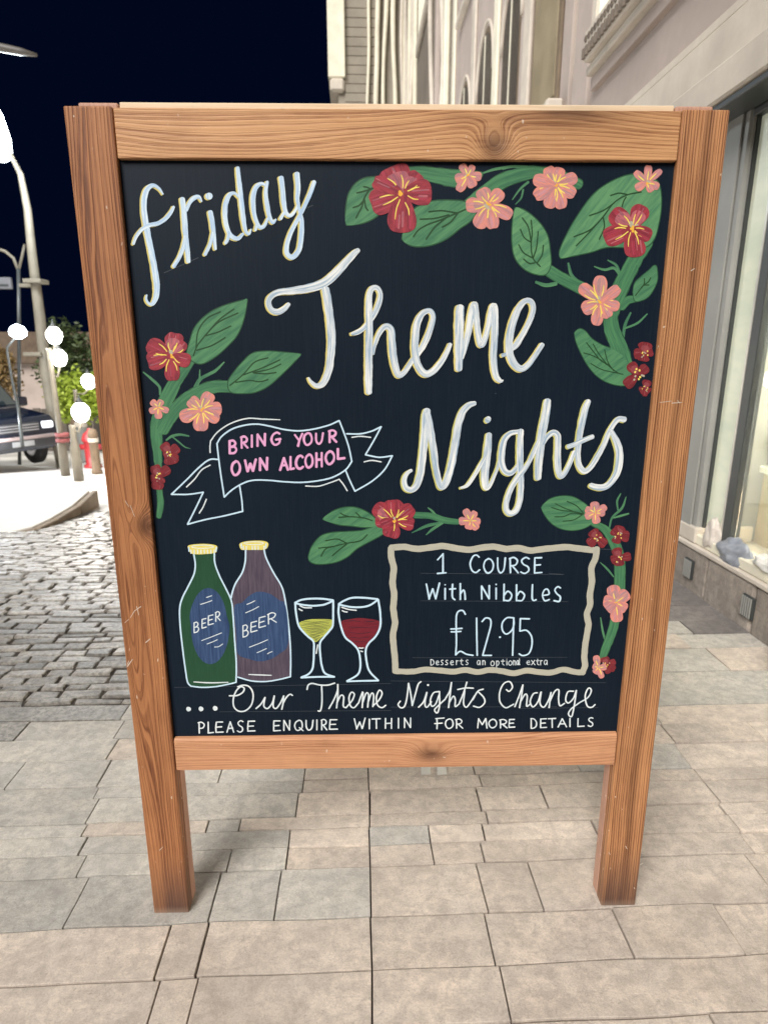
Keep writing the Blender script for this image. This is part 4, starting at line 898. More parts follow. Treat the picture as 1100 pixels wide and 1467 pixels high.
shop = empty('shop_building', (1.9, 3.5, 0), label='pale stone shopfront at right with grey pilaster, display window and carved fascia', cat='building')
def part(name, mat, bx, bev=.006, parent=None, **k):
    par = parent or shop; m = MB(); l = par.matrix_world.translation if par.parent is None else Vector((0, 0, 0))
    o = Vector(par.location) if par.parent is None else par_off(par)
    m.box(bx[0]-o.x, bx[1]-o.x, bx[2]-o.y, bx[3]-o.y, bx[4]-o.z, bx[5]-o.z, bev, 1)
    return m.build(name, mat, par, **k)
def par_off(p):
    v = Vector((0, 0, 0))
    while p is not None: v += Vector(p.location); p = p.parent
    return v
# plinth of separate stones with vents
edges = [2.30, 2.62, 3.02, 3.36, 3.9, 4.6, 5.4]
for a, b in zip(edges, edges[1:]): part('plinth_stone', M_plinth, (1.865+random.uniform(-.004, .004), 2.45, a+.003, b-.003, gz(b)-.05, .235+random.uniform(-.003, .003)), .012)
part('plinth_ledge', M_trim, (1.855, 2.5, 2.30, 5.4, .236, .268), .008)
for y0 in (2.60, 3.14):
    v = part('vent', M_dark, (1.853, 1.868, y0, y0+.085, .065, .175), .002)
    for q in range(5): part('vent_bar', M_greyp, (1.846, 1.8525, y0+.008+q*.016, y0+.015+q*.016, .07, .17), .001, parent=v)
# corner pier at far right
m = MB(); l = shop.location
m.box(1.70-l.x, 2.3-l.x, 1.5-l.y, 2.21-l.y, -.02, .17, .03, 3); m.build('pier_base', M_plinth, shop)
m = MB(); m.box(1.745-l.x, 2.3-l.x, 1.5-l.y, 2.17-l.y, .171, .27, .02, 3); m.build('pier_cap', M_trim, shop)
part('pier_shaft', M_cream, (1.79, 2.3, 1.5, 2.14, .271, 2.48), .01)
# grey pilaster
part('pilaster', M_greyp, (1.88, 2.3, 3.19, 3.95, .27, 2.5), .012)
part('pilaster_fillet', M_greyp, (1.868, 1.879, 3.24, 3.36, .32, 2.42), .003)
part('pilaster_foot', M_trim, (1.862, 2.2, 3.17, 3.97, .269, .36), .008)
part('side_wall', M_wall, (1.90, 2.4, 3.952, 5.5, .236, 2.5), .006)
# window 1 (narrow frosted return pane) and its frame
w1 = part('window', M_frost, (1.925, 1.94, 3.009, 3.183, .38, 2.38), .001)
part('window_trim', flat('bright brushed trim', (.62, .60, .54), .3, .5), (1.90, 1.924, 2.993, 3.008, .37, 2.38), .002)
part('mullion', M_dark, (1.90, 1.96, 2.925, 2.99, .269, 2.40), .004)
part('mullion', M_dark, (1.905, 1.924, 3.176, 3.188, .30, 2.38), .001)
part('window_sill', M_cream, (1.872, 2.0, 2.2, 3.186, .269, .325), .006)
part('window', M_glass, (1.93, 1.938, 2.15, 2.924, .326, 2.38), .0005)
part('window_head', M_dark, (1.885, 2.0, 2.15, 3.188, 2.381, 2.44), .003)
# shop interior
part('interior_floor', flat('shop floor', (.42, .34, .24), .5), (1.99, 5.6, 1.2, 6.0, .20, .235), 0)
part('interior_wall', flat('shop back wall', (.55, .50, .40), .8), (5.6, 5.7, 1.2, 6.0, .2, 2.6), 0)
part('interior_wall', flat('shop side wall', (.50, .47, .40), .8), (1.99, 5.6, 6.0, 6.1, .2, 2.6), 0)
part('interior_ceiling', flat('shop ceiling', (.7, .68, .62), .8), (1.99, 5.6, 1.2, 6.0, 2.5, 2.56), 0)
for q in range(4): part('strip_light', M_litw, (2.3+.7*q, 2.36+.7*q, 2.0, 5.6, 2.46, 2.495), 0)
al = bpy.data.lights.new('shop ceiling lamp', 'AREA'); al.energy = 800; al.size = 2.5; al.color = (1, .93, .8)
ao = bpy.data.objects.new('shop_ceiling_lamp', al); COL.objects.link(ao); ao.location = (3.4, 3.6, 2.42)
tag(ao, 'ceiling lamp inside the lit shop at right', 'lamp')
M_boxb = flat('beige counter', (.55, .43, .27), .6); M_top = flat('white counter top', (.8, .78, .72), .35)
cnt_ = empty('shop_counter', (2.22, 3.3, .235), label='beige counter with pale top seen through the shop window', cat='counter')
def cpart(name, mat, b, par=None): 
    m = MB(); m.box(*b, .008, 2); return m.build(name, mat, par or cnt_)
cpart('counter_front', M_boxb, (0, .55, -.6, .75, 0, .43)); cpart('counter_top', M_top, (-.03, .58, -.63, .78, .431, .47)); cpart('counter_shelf', M_boxb, (.03, .5, -.55, .7, .471, .62)); cpart('counter_plate', M_top, (0, .53, -.58, .73, .621, .65))
sh = empty('shop_shelf', (3.3, 4.2, .235), label='lit shelf with goods deep inside the shop', cat='shelf')
for z in (.5, .85, 1.2, 1.55, 1.9): 
    m = MB(); m.box(-.2, 2.1, -.2, .15, z, z+.025); m.build('shelf_board', M_brown, sh)
for x in (-.22, 2.1): m = MB(); m.box(x, x+.03, -.2, .15, 0, 2.1); m.build('shelf_side', M_brown, sh)
gm = [flat('good%d' % i, c, .4) for i, c in enumerate([(.6, .25, .12), (.75, .7, .55), (.2, .35, .15), (.12, .12, .14), (.7, .5, .2)])]
for z in (.525, .875, 1.225, 1.575):
    for q in range(9):
        h = random.uniform(.12, .25); r = random.uniform(.03, .06); m = MB()
        m.lathe([(r, 0), (r, h*.6), (r*.4, h*.8), (r*.4, h)], (0, 0, 0), 10)
        o = m.build('jar', random.choice(gm), None, label='small goods on the lit shelves inside the shop', cat='jar', group='goods on the shop shelves'); o.location = (3.3-.1+q*.23, 4.2-.05, .235+z)
pl = empty('potted_plant', (2.42, 3.35, .887), label='small green plant on the beige counter in the shop', cat='plant')
m = MB(); m.lathe([(.05, 0), (.07, .1), (.075, .11)], (0, 0, 0), 12); m.build('pot', M_dark, pl)
bm = bmesh.new()
for q in range(420):
    d = Vector((random.gauss(0, 1), random.gauss(0, 1), random.gauss(0, .8))).normalized()*random.uniform(.03, .15); c = Vector((0, 0, .23))+d
    a = Vector((random.random()-.5, random.random()-.5, random.random()-.5)).normalized()*.022; b_ = a.cross(Vector((random.random(), random.random(), .3))).normalized()*.012
    bm.faces.new([bm.verts.new(c-a), bm.verts.new(c+b_), bm.verts.new(c+a), bm.verts.new(c-b_)])
me = bpy.data.meshes.new('foliage'); bm.to_mesh(me); bm.free(); me.materials.append(flat('plant green', (.14, .17, .04), .6)); tag(link('foliage', me, pl), kind='stuff')
# crumpled grey bag and pebble in the window corner
def blob(name, mat, loc, sx, sy, sz, seed, amp=.25, **k):
    bm = bmesh.new(); bmesh.ops.create_icosphere(bm, subdivisions=4, radius=1)
    for v in bm.verts:
        n = pnoise(v.co*1.7+Vector((seed, 0, 0)))*amp+pnoise(v.co*4+Vector((seed, 5, 0)))*amp*.35
        v.co = Vector((v.co.x*sx, v.co.y*sy, max(-.55, v.co.z)*sz))*(1+n)
    for f in bm.faces: f.smooth = True
    me = bpy.data.meshes.new(name); bm.to_mesh(me); bm.free(); me.materials.append(mat); o = tag(link(name, me), **k); o.location = loc; return o
blob('folded_bag', flat('grey satin', (.26, .28, .32), .3, var=.3, sc=20), (1.905, 2.86, .30), .055, .13, .085, 3, .3, label='crumpled grey satin bag on the shop window ledge', cat='bag')
blob('white_stone', flat('white stone', (.62, .56, .50), .7, var=.2, sc=20), (1.895, 3.055, .345), .035, .06, .10, 8, .25, label='pale rough stone standing by the window corner', cat='stone')
blob('white_cloth', flat('white cloth', (.72, .70, .66), .8, sc=30), (1.91, 2.55, .345), .05, .17, .035, 12, .3, label='folded white cloth on the shop window ledge', cat='cloth')
# head, canopy, fascia, frieze and cornice
part('lintel', M_cream, (1.88, 2.3, 1.2, 5.5, 2.50, 2.62), .01)
part('canopy', M_trim, (1.70, 2.3, 1.2, 5.1, 2.44, 2.60), .01)
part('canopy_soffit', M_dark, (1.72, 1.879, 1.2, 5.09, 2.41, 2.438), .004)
part('fascia_beam', M_trim, (1.80, 2.3, 1.2, 5.3, 2.622, 2.86), .012)
part('fascia_board', M_wall, (1.885, 2.3, 1.2, 5.45, 2.862, 3.63), .006)
part('string_course', M_trim, (1.82, 2.3, 1.2, 5.48, 2.78+.085, 2.92), .008)
part('cornice', M_trim, (1.74, 2.3, 1.2, 5.27, 3.42, 3.63), .012)
part('cornice_step', M_trim, (1.79, 2.3, 1.2, 5.34, 3.36, 3.418), .006)
part('cornice_bed', M_wall, (1.84, 2.3, 1.2, 5.36, 3.27, 3.359), .004)
# carved ornament along the cornice: dentils and little scrolls
M_orn = flat('weathered carving', (.19, .155, .125), .8, var=.3, sc=20)
y = 3.0; me0 = None
while y < 5.24:
    m = MB(); m.box(-.022, .0, 0, .03, 0, .07, .004, 1); 
    o = m.build('dentil', M_orn, shop) if me0 is None else link('dentil', me0, shop)
    me0 = me0 or o.data
    if o.data is not me0: pass
    elif m is not None and o.name != 'dentil': m.bm.free()
    o.location = Vector((1.739, y, 3.435))-shop.location
    if True:
        s = MB(); s.tube([(1.737-l.x, y+.01-l.y+.025*math.cos(a_)*(1-a_/9), 3.56-l.z+.032*math.sin(a_)*(1-a_/9)) for a_ in [i*.7 for i in range(10)]], .006, 6); s.build('scroll', M_orn, shop)
    y += .06
# storeys above the shopfront
part('upper_wall', M_cream, (1.93, 2.5, 1.2, 6.1, 3.631, 12), .01)
part('lit_window', M_lit, (1.915, 1.929, 3.0, 5.5, 3.64, 6.2), .002)
part('window_surround', M_trim, (1.895, 1.928, 5.51, 5.6, 3.64, 6.3), .006)
part('corner_pier', M_wall, (1.90, 2.4, 5.62, 6.0, -.5, 12), .01)

row = empty('terrace_building', (1.9, 9.5, 0), label='pinkish terrace with arched upper windows between pale pilasters', cat='building')
def rp(name, mat, bx, bev=.008, parent=None): return part(name, mat, bx, bev, row)
def arch_window(y0, y1, zb, zt):
    # dark reveal, glass and frame with a pointed-round head
    yc = (y0+y1)/2; hw = (y1-y0)/2; l = row.location
    def outline(g): 
        pts = [(y0+g-l.y, zb+g), (y1-g-l.y, zb+g)]
        for q in range(0, 11):
            a = math.pi*q/10; pts.append((yc+(hw-g)*math.cos(a)-l.y, zt-hw*1.3+(hw*1.3-g)*math.sin(a)))
        return pts
    m = MB(); m.prism(outline(.0), 'X', 1.897-l.x, 2.0-l.x); f = m.build('window', M_brown, row)
    m = MB(); m.prism(outline(.07), 'X', 1.888-l.x, 1.8965-l.x); m.build('pane', M_gl2, f)
    m = MB(); m.box(1.880-l.x, 1.8875-l.x, yc-.02-l.y, yc+.02-l.y, zb+.07, zt-.09); m.build('glazing_bar', M_cream, f)
    # moulded hood
    m = MB(); P_ = [(1.895-l.x, yc+(hw+.06)*math.cos(a_)-l.y, zt-hw*1.3+(hw*1.3+.06)*math.sin(a_)) for a_ in [math.pi*q/12 for q in range(13)]]
    m.tube(P_, .028, 6); m.build('window_hood', M_trim, row)
    m = MB(); m.box(1.80-l.x, 1.9-l.x, y0-.08-l.y, y1+.08-l.y, zb-.1, zb-.001, .01); m.build('window_sill', M_trim, row)
rp('wall', M_wall, (1.90, 3.5, 6.1, 13.5, -1.6, 14))
for (a, b) in ((7.98, 8.9), (9.5, 10.6), (11.25, 12.4)):
    arch_window(a, b, 3.2, 5.55 if a < 9 else 5.75); arch_window(a, b, 6.9, 9.2); arch_window(a, b, 10.2, 12.3)
for i, yc in enumerate((7.55, 9.2, 10.9, 13.05)):
    rp('pilaster', M_cream if i % 2 else M_trim, (1.855, 1.899, yc-.14, yc+.14, 3.0, 14), .015)
    rp('pilaster_base', M_trim, (1.84, 1.9, yc-.18, yc+.18, 2.7, 3.0), .02)
rp('string_course', M_trim, (1.76, 1.9, 6.1, 13.5, 2.5, 2.69), .02)
f = rp('window', M_brown, (1.87, 1.899, 6.35, 7.3, 3.55, 6.0)); part('pane', flat('amber lit pane', (.55, .50, .33), .3), (1.86-1.9, 1.8695-1.9, 6.43-9.5, 7.22-9.5, 3.63, 5.92), .002, row) if False else None
m = MB(); m.box(-.040, -.0305, 6.43-9.5, 7.22-9.5, 3.63, 5.92); m.build('pane', flat('amber lit pane', (.36, .30, .20), .3, var=.25, sc=2), f)
rp('window_sill', M_trim, (1.74, 1.9, 6.2, 7.4, 3.38, 3.53), .02)

tall = empty('tall_building', (1.7, 19, 0), label='tall cream building with slender ribs and one yellow lit panel', cat='building')
def tp(name, mat, bx, bev=.01): return part(name, mat, bx, bev, tall)
tp('wall', flat('brown grey render', (.24, .205, .17), .8, var=.2, sc=1), (1.90, 5, 13.52, 25.8, -3, 24))
for i, yc in enumerate((13.9, 15.3, 20.9, 23.0, 25.0)):
    tp('rib', M_cream if i != 1 else M_wall, (1.78, 1.899, yc-.16, yc+.16, 1, 24), .03)
    m = MB(); m.tube([(1.76-1.7+.05*math.sin(z*1.1+i), yc+.3+.25*math.sin(z*.8+i*2)-19, z) for z in [3+.5*q for q in range(34)]], .06, 8); m.build('moulding', M_trim, tall)
for yc in (14.6, 22.0, 24.0):
    for z in (4.2, 7.8, 11.4, 15): tp('window', M_gl2, (1.885, 1.899, yc-.3, yc+.3, z, z+2.6), .003)
tp('lit_panel', M_lit, (1.87, 1.899, 15.9, 20.3, 9.9, 18), .003)
tp('panel_sill', M_trim, (1.82, 1.9, 15.7, 20.5, 9.6, 9.89), .02)

far = empty('end_building', (.5, 26.5, 0), label='grey boarded end building with overhanging upper part against night sky', cat='building')
def fp(name, mat, bx, bev=.01): return part(name, mat, bx, bev, far)
M_side = flat('grey brown boarding', (.30, .265, .215), .8, var=.2, sc=1.2)
x_ = at(485, 150, 26)[0]
fp('wall', M_side, (x_, 3, 26.1, 34, -3, 30))
for i in range(46):
    z = 9.5+i*.3; fp('board', M_side, (x_+.25, x_+1.55, 26.04, 26.098, z, z+.285), .012)
z0 = at(475, 112, 26)[2]
for px, w in ((527.5, 4.5), (539, 6), (549, 5), (564, 6), (577, 6), (588, 4)):
    x0 = at(px, 150, 26)[0]; ww = w/875*26*.5
    m = MB(); m.tube([(x0-.5+ww*1.6*pnoise(Vector((z*.33, px*.13, 0)))+(z-9.5)*.012, -.60, z) for z in [8.5+.4*q for q in range(26)]], [ww*(1+.3*pnoise(Vector((z*.4, px, 5)))) for z in [8.5+.4*q for q in range(26)]], 8); m.build('rib', M_cream, far)
fp('bay', M_cream, (x_-.36, x_+.24, 25.95, 30, z0, 30), .05)
fp('bay_moulding', M_trim, (x_-.30, x_+.24, 25.9, 30, z0-.45, z0-.01), .08)
fp('downpipe', M_cream, (x_+.19, x_+.27, 25.86, 25.94, z0, 30), .02)

# ------------------------------------------------------------------ street lamps
M_pole = flat('galvanised pole', (.17, .15, .115), .5, var=.2, sc=4)
M_globe = emit('lit lamp globe', (1, .965, .90), 9.0); M_led = emit('lit white lamp head', (.86, .95, 1), 14.0)
def lampl(loc, e, col=(1, .95, .88), r=.12, par=None):
    ld = bpy.data.lights.new('bulb', 'POINT'); ld.energy = e; ld.color = col; ld.shadow_soft_size = r
    o = bpy.data.objects.new('bulb', ld); COL.objects.link(o); o.location = loc
    if par is not None: o.parent = par
    return o
def ground_at(px, py, Y): p = at(px, py, Y); return Vector((p.x, Y, gz(Y)))
def globe_lamp(px, Y, globes, label, r=.12, e=55):
    base = ground_at(px, 690, Y); root = empty('globe_lamp', base, label=label, cat='street lamp', group='globe lamps along the far pavement')
    top = max(at(px, g[1], Y).z for g in globes)-base.z
    m = MB(); m.lathe([(.075, 0), (.07, .5), (.06, .55), (.045, .62), (.04, top-.25), (.05, top-.2)], (0, 0, 0), 14); m.build('post', M_pole, root)
    for gx, gy in globes:
        p = at(gx, gy, Y)-base
        m = MB(); m.lathe([(.05, -r*1.15), (r*.7, -r*.9), (r, -r*.2), (r*.95, r*.35), (r*.6, r*.85), (.03, r*1.15)], p, 18); g = m.build('globe', M_globe, root)
        m = MB(); m.lathe([(r*.5, r*1.0), (r*.3, r*1.3), (.015, r*1.6), (.005, r*1.9)], p, 10); m.build('finial', M_dark, g)
        if abs(p.x) > .03 or p.z < top-.1:
            m = MB(); m.tube([(0, 0, p.z-.28), (p.x*.6, 0, p.z-.3), (p.x, 0, p.z-r)], .018, 8); m.build('arm', M_pole, root)
        lampl(p+Vector((.35, -.6, .05)), e, par=root, r=.15)
    return root
globe_lamp(96, 10.3, [(78, 480), (85, 512)], 'tilting post with two lit white globes in front of the car', e=55)
globe_lamp(124, 15, [(127, 546)], 'post with one lit globe beside the green tree, half hidden by the sign', r=.16, e=45)
globe_lamp(114, 9.4, [(116, 590)], 'low lamp with a large lit globe above the bollards', r=.13, e=55)
# tall pole with curved arm
Y = 12.0
root = empty('street_lamp', ground_at(92, 672, Y), label='tall pale pole curving over to a bright lamp at the left edge', cat='street lamp'); b0 = root.location
pp = [(92, 676), (78, 600), (66, 530), (57, 450), (46, 360), (40, 300), (30, 250), (16, 222), (2, 214)]
m = MB(); m.tube([at(a, b, Y)-b0 for a, b in pp], [.115, .11, .10, .09, .075, .065, .05, .04, .035], 12); m.build('pole', M_pole, root)
hp = at(0, 198, Y)-b0
m = MB(); m.lathe([(.05, -.36), (.16, -.28), (.17, .0), (.10, .35), (.03, .5)], hp, 16); m.build('lamp_head', M_led, root); lampl(hp+Vector((.9, -1.2, -.5)), 520, (.85, .94, 1), par=root)
for gy in (403, 507): 
    p = at(52, gy, Y)-b0; m = MB(); m.box(p.x-.16, p.x+.16, -.16, .16, p.z-.04, p.z+.03, .01); m.build('pole_band', M_pole, root)
# slimmer lamp on a bent pole, in front of the car
Y = 10.6
root = empty('street_lamp', ground_at(29, 690, Y), label='slim bent pole with round white lamp head rising beside the car', cat='street lamp'); b0 = root.location
m = MB(); m.tube([at(a, b, Y)-b0 for a, b in [(33, 640), (27, 585), (18, 545), (11, 505), (11, 497), (24, 482)]], [.03, .026, .022, .02, .018, .016], 8); m.build('pole', M_dark, root)
hp = at(26, 475, Y)-b0
m = MB(); m.lathe([(.05, -.11), (.12, -.06), (.13, 0), (.10, .07), (.03, .11)], hp, 16); m.build('lamp_head', M_led, root); lampl(hp+Vector((.2, -.5, -.1)), 30, (.85, .94, 1), par=root)
# dark post with a sign box and branching arms
Y = 13.0
root = empty('bracket_post', ground_at(28, 690, Y), label='dark post with forked bracket arms and a small sign box', cat='post'); b0 = root.location
m = MB(); m.tube([at(a, b, Y)-b0 for a, b in [(29, 690), (28, 600), (28, 480), (27, 385)]], .035, 8); m.build('post', M_dark, root)
m = MB(); m.tube([at(a, b, Y)-b0 for a, b in [(27, 388), (20, 370), (8, 360), (-6, 356)]], .03, 8); m.build('arm', M_pole, root)
m = MB(); m.tube([at(a, b, Y)-b0 for a, b in [(27, 388), (32, 368), (36, 350)]], .025, 8); m.build('arm', M_pole, root)
a_ = at(-8, 398, Y)-b0; b_ = at(22, 415, Y)-b0
m = MB(); m.box(a_.x, b_.x, -.12, -.05, b_.z, a_.z, .01); sg = m.build('sign_box', flat('grey sign box', (.13, .13, .14), .5), root)
m = MB(); m.box(a_.x+.05, b_.x-.05, -.126, -.1205, b_.z+.05, b_.z+.09); m.build('sign_stripe', M_dark, sg)
m = MB(); p0 = at(28, 410, Y)-b0; p1 = at(46, 408, Y)-b0; m.box(p0.x, p1.x, -.03, .03, p1.z-.05, p0.z+.05, .01); m.build('clamp', M_pole, root)
# arm tip of another lamp, high at upper left
Y = 9.0
root = empty('lamp_arm', ground_at(-40, 690, Y), label='grey tapering lamp arm reaching in at the top left', cat='street lamp'); b0 = root.location
m = MB(); m.tube([at(-40, 700, Y)-b0, at(-45, 300, Y)-b0, at(-46, 90, Y)-b0], [.09, .07, .06], 10); m.build('pole', M_pole, root)
m = MB(); m.tube([at(-46, 62, Y)-b0, at(-10, 66, Y)-b0, at(30, 74, Y)-b0, at(53, 79, Y)-b0], [.06, .055, .045, .02], 8); m.build('arm', flat('dark pole paint', (.13, .12, .11), .5), root)

# ------------------------------------------------------------------ car
def car():
    root = empty('parked_car', (-7.5, 11.9, gz(10.9)), rz=math.radians(-30), label='dark blue parked off-road car with bright headlights at the left edge', cat='car')
    root.scale = (.8, .8, .95)
    # local: +X is towards the nose; nose faces the camera and a little right
    bp = NT('dark blue car paint'); bp.b.inputs['Coat Weight'].default_value = .8; Mp = bp.fin((.008, .013, .028), .25, .3)
    Mg = NT('car glass'); Mg = Mg.fin((.012, .02, .025), .05, spec=.9)
    Mc = flat('satin chrome', (.55, .56, .60), .2, .9); Mt = flat('tyre rubber', (.02, .02, .02), .8); Mb = flat('black bumper plastic', (.025, .025, .028), .55)
    Mh = emit('headlight lit', (.92, .96, 1), 30); Mh2 = emit('headlight dim', (.85, .9, 1), .8); Mlow = flat('pale bumper skid', (.26, .2, .19), .4)
    hw = .93
    prof = [(-2.3, .42), (-2.32, .95), (-2.25, 1.1), (1.15, 1.1), (1.2, 1.09), (2.05, 1.0), (2.22, .88), (2.26, .55), (2.15, .36), (1.9, .34), (-2.1, .34)]
    m = MB(); m.prism(prof, 'Y', -hw, hw, .05, 3); m.build('body', Mp, root)
    # cabin
    bm = bmesh.new(); lo = [(-2.2, -.86), (-2.2, .86), (1.18, .84), (1.18, -.84)]; hi = [(-2.0, -.68), (-2.0, .68), (.55, .66), (.55, -.66)]
    a = [bm.verts.new((x, y, 1.08)) for x, y in lo]; b = [bm.verts.new((x, y, 1.74)) for x, y in hi]
    bm.faces.new(a[::-1]); bm.faces.new(b)
    for i in range(4): bm.faces.new((a[i], a[(i+1) % 4], b[(i+1) % 4], b[i]))
    bmesh.ops.recalc_face_normals(bm, faces=bm.faces); bmesh.ops.bevel(bm, geom=list(bm.edges), offset=.06, segments=3, affect='EDGES')
    me = bpy.data.meshes.new('cabin'); bm.to_mesh(me); bm.free(); me.materials.append(Mp); link('cabin', me, root)
    def quad(name, pts, off, mat):
        bm = bmesh.new(); P_ = [Vector(p) for p in pts]; n = (P_[1]-P_[0]).cross(P_[2]-P_[0]).normalized()*off
        f = bm.faces.new([bm.verts.new(p+n) for p in P_]); r = bmesh.ops.extrude_face_region(bm, geom=[f]); bmesh.ops.translate(bm, verts=[v for v in r['geom'] if isinstance(v, bmesh.types.BMVert)], vec=n*.6)
        bmesh.ops.recalc_face_normals(bm, faces=bm.faces); me = bpy.data.meshes.new(name); bm.to_mesh(me); bm.free(); me.materials.append(mat); return link(name, me, root)
    quad('windscreen', [(1.10, -.76, 1.16), (1.10, .76, 1.16), (.60, .60, 1.68), (.60, -.60, 1.68)], .012, Mg)
    for s in (-1, 1):
        quad('side_window', [(.98, s*.845, 1.16), (-.3, s*.85, 1.16), (-.3, s*.695, 1.66), (.5, s*.69, 1.66)][::s], .012, Mg)
        quad('side_window', [(-.38, s*.85, 1.16), (-1.9, s*.85, 1.16), (-1.8, s*.695, 1.66), (-.38, s*.695, 1.66)][::s], .012, Mg)
        m = MB(); m.box(.85, 1.0, s*1.0-.12, s*1.0+.12, 1.12, 1.30, .03, 2); m.build('mirror', Mp, root)
        m = MB(); m.box(2.17, 2.275, s*.72-.15, s*.72+.12, .76, .89, .03, 2); m.build('headlight', Mh if s < 0 else Mh2, root)
        m = MB(); m.box(2.2, 2.32, s*.7-.09, s*.7+.09, .46, .54, .02, 2); m.build('fog_lamp', Mc, root)
        m = MB(); m.box(-1.9, .4, s*.62-.02, s*.62+.02, 1.76, 1.79, .008); m.build('roof_rail', Mc, root)
        for x in (1.42, -1.42):
            bm = bmesh.new(); w = MB(); w.lathe([(.20, -.11), (.34, -.11), (.37, -.08), (.37, .08), (.34, .11), (.20, .11)], (0, 0, 0), 24)
            o = w.build('wheel', Mt, root); o.rotation_euler = (math.pi/2, 0, 0); o.location = (x, s*.86, .37); bm.free()
            w = MB(); w.lathe([(.06, -.09), (.21, -.07), (.22, .118), (.19, .122), (.05, .10)], (0, 0, 0), 16); w.build('rim', Mc, o)
    lampl(Vector((2.7, -.72, .83)), 45, (.9, .95, 1), par=root, r=.08)
    m = MB(); m.box(2.20, 2.29, -.48, .48, .72, .90, .02, 2); g = m.build('grille', Mb, root)
    for z in (.75, .80, .85): m = MB(); m.box(2.291, 2.305, -.46, .46, z, z+.022, .004); m.build('grille_bar', Mc, g)
    m = MB(); m.box(2.12, 2.38, -.90, .90, .44, .66, .05, 3); m.build('bumper', Mb, root)
    m = MB(); m.box(2.30, 2.40, -.78, .78, .60, .66, .02, 2); m.build('bumper_skid', Mlow, root)
    m = MB(); m.box(2.381, 2.39, -.25, .25, .48, .58, .004); m.build('number_plate', flat('plain plate', (.25, .25, .25), .5), root)
    m = MB(); m.box(1.05, 2.0, -.55, -.45, 1.09, 1.12, .01); m.build('bonnet_ridge', Mp, root)
    m = MB(); m.box(1.02, 1.12, -.84, .84, 1.10, 1.14, .012); m.build('cowl', Mc, root)
    m = MB(); p_ = (.9, .1); m.box(.72, .80, -.12, .0, 1.42, 1.62, .01); m.build('windscreen_tag', flat('white tag', (.7, .7, .75), .6), root)
car()

# ------------------------------------------------------------------ trees and hedge
def leaf_mat(name, a, b):
    t = NT(name); r = t.noise(t.pos(), 2.5, 3, .6)
    t.b.inputs['Subsurface Weight'].default_value = 0
    return t.fin(t.ramp(r, [(.35, a), (.65, b)]), .6)
M_lf = leaf_mat('fresh green leaves', (.26, .36, .03), (.42, .52, .06)); M_lfd = leaf_mat('dark green leaves', (.045, .07, .025), (.08, .11, .035)); M_lfo = leaf_mat('rusty leaves', (.20, .13, .05), (.30, .2, .08))
M_bark = flat('bark', (.14, .10, .07), .9, var=.3, sc=6, bump=.5)
def tree(base, h, blobs, mat, label, n=2600, ls=.09, group=None, cat='tree'):
    root = empty('tree', base, label=label, cat=cat, group=group)
    m = MB(); m.tube([(0, 0, 0), (.05, 0, h*.3), (0, .05, h*.55), (.1, 0, h*.8)], [.16, .13, .09, .03], 10)
    for c, r in blobs: m.tube([(0, .02, h*.35), Vector(c)*.6+Vector((0, 0, h*.2)), Vector(c)], [.06, .04, .01], 6)
    m.build('trunk', M_bark, root)
    bm = bmesh.new()
    for q in range(n):
        c, r = random.choice(blobs); c = Vector(c)
        d = Vector((random.gauss(0, 1), random.gauss(0, 1), random.gauss(0, 1))).normalized(); p = c+d*r*(random.random()**.45)*(1+.35*pnoise(d*2.5+c))
        a = Vector((random.gauss(0, 1), random.gauss(0, 1), random.gauss(0, .6))).normalized(); b_ = a.cross(Vector((random.gauss(0, 1), random.gauss(0, 1), random.gauss(0, 1)))).normalized()
        a *= ls*random.uniform(.6, 1.3); b_ *= ls*.5
        bm.faces.new([bm.verts.new(p-a), bm.verts.new(p+b_), bm.verts.new(p+a), bm.verts.new(p-b_)])
    me = bpy.data.meshes.new('crown'); bm.to_mesh(me); bm.free(); me.materials.append(mat); link('crown', me, root)
b = ground_at(118, 690, 17); z_ = lambda px, py, Y=17: tuple(at(px, py, Y)-b)
tree(b, 2.2, [(z_(100, 560), .62), (z_(118, 575), .6), (z_(135, 565), .6), (z_(108, 582), .5), (z_(150, 570), .7)], M_lf, 'bright green tree lit by the globe lamps', 4200, .07)
b = ground_at(110, 690, 20); z_ = lambda px, py, Y=20: tuple(at(px, py, Y)-b)
tree(b, 4.4, [(z_(92, 490), .7), (z_(105, 520), 1.0), (z_(125, 530), 1.0), (z_(88, 530), .7), (z_(150, 540), 1.2)], M_lfd, 'dark tree rising behind the bright green one', 4200, .09)
b = ground_at(-4, 690, 16); z_ = lambda px, py, Y=16: tuple(at(px, py, Y)-b)
tree(b, 3.2, [(z_(-12, 520), .5), (z_(0, 540), .5), (z_(2, 515), .28), (z_(-10, 560), .6)], M_lfo, 'rusty leaved tree at the left edge beyond the car', 2400, .07)
# wooden fence of planks behind the lamps
fl = ground_at(150, 650, 18.5); root = empty('fence', (fl.x, 18.5, fl.z), label='dark plank fence under the trees beyond the car', cat='fence')
for i in range(36):
    m = MB(); h = 1.25+random.uniform(-.04, .04); m.box(.6-i*.24-.11, .6-i*.24+.11, -.02, .02, 0, h, .01); m.build('plank', flat('fence plank %d' % (i % 3), [(.10, .085, .07), (.13, .11, .09), (.08, .075, .07)][i % 3], .8) if i < 3 else bpy.data.materials['fence plank %d' % (i % 3)], root)
for z in (.3, 1.0): m = MB(); m.box(-8, .7, .021, .06, z, z+.08); m.build('rail', M_bark, root)
# low houses far left, dim
hb = empty('far_house', (-14, 26, gz(26)), label='dim low house behind the fence at far left', cat='house')
m = MB(); m.box(-5, 4.5, 0, 5, 0, 3.2, .03); m.build('wall', M_wall, hb)
m = MB(); m.prism([(-5.3, 3.2), (4.8, 3.2), (3.6, 4.4), (-4.2, 4.4)], 'Y', -.3, 5.3); m.build('roof', M_bark, hb)
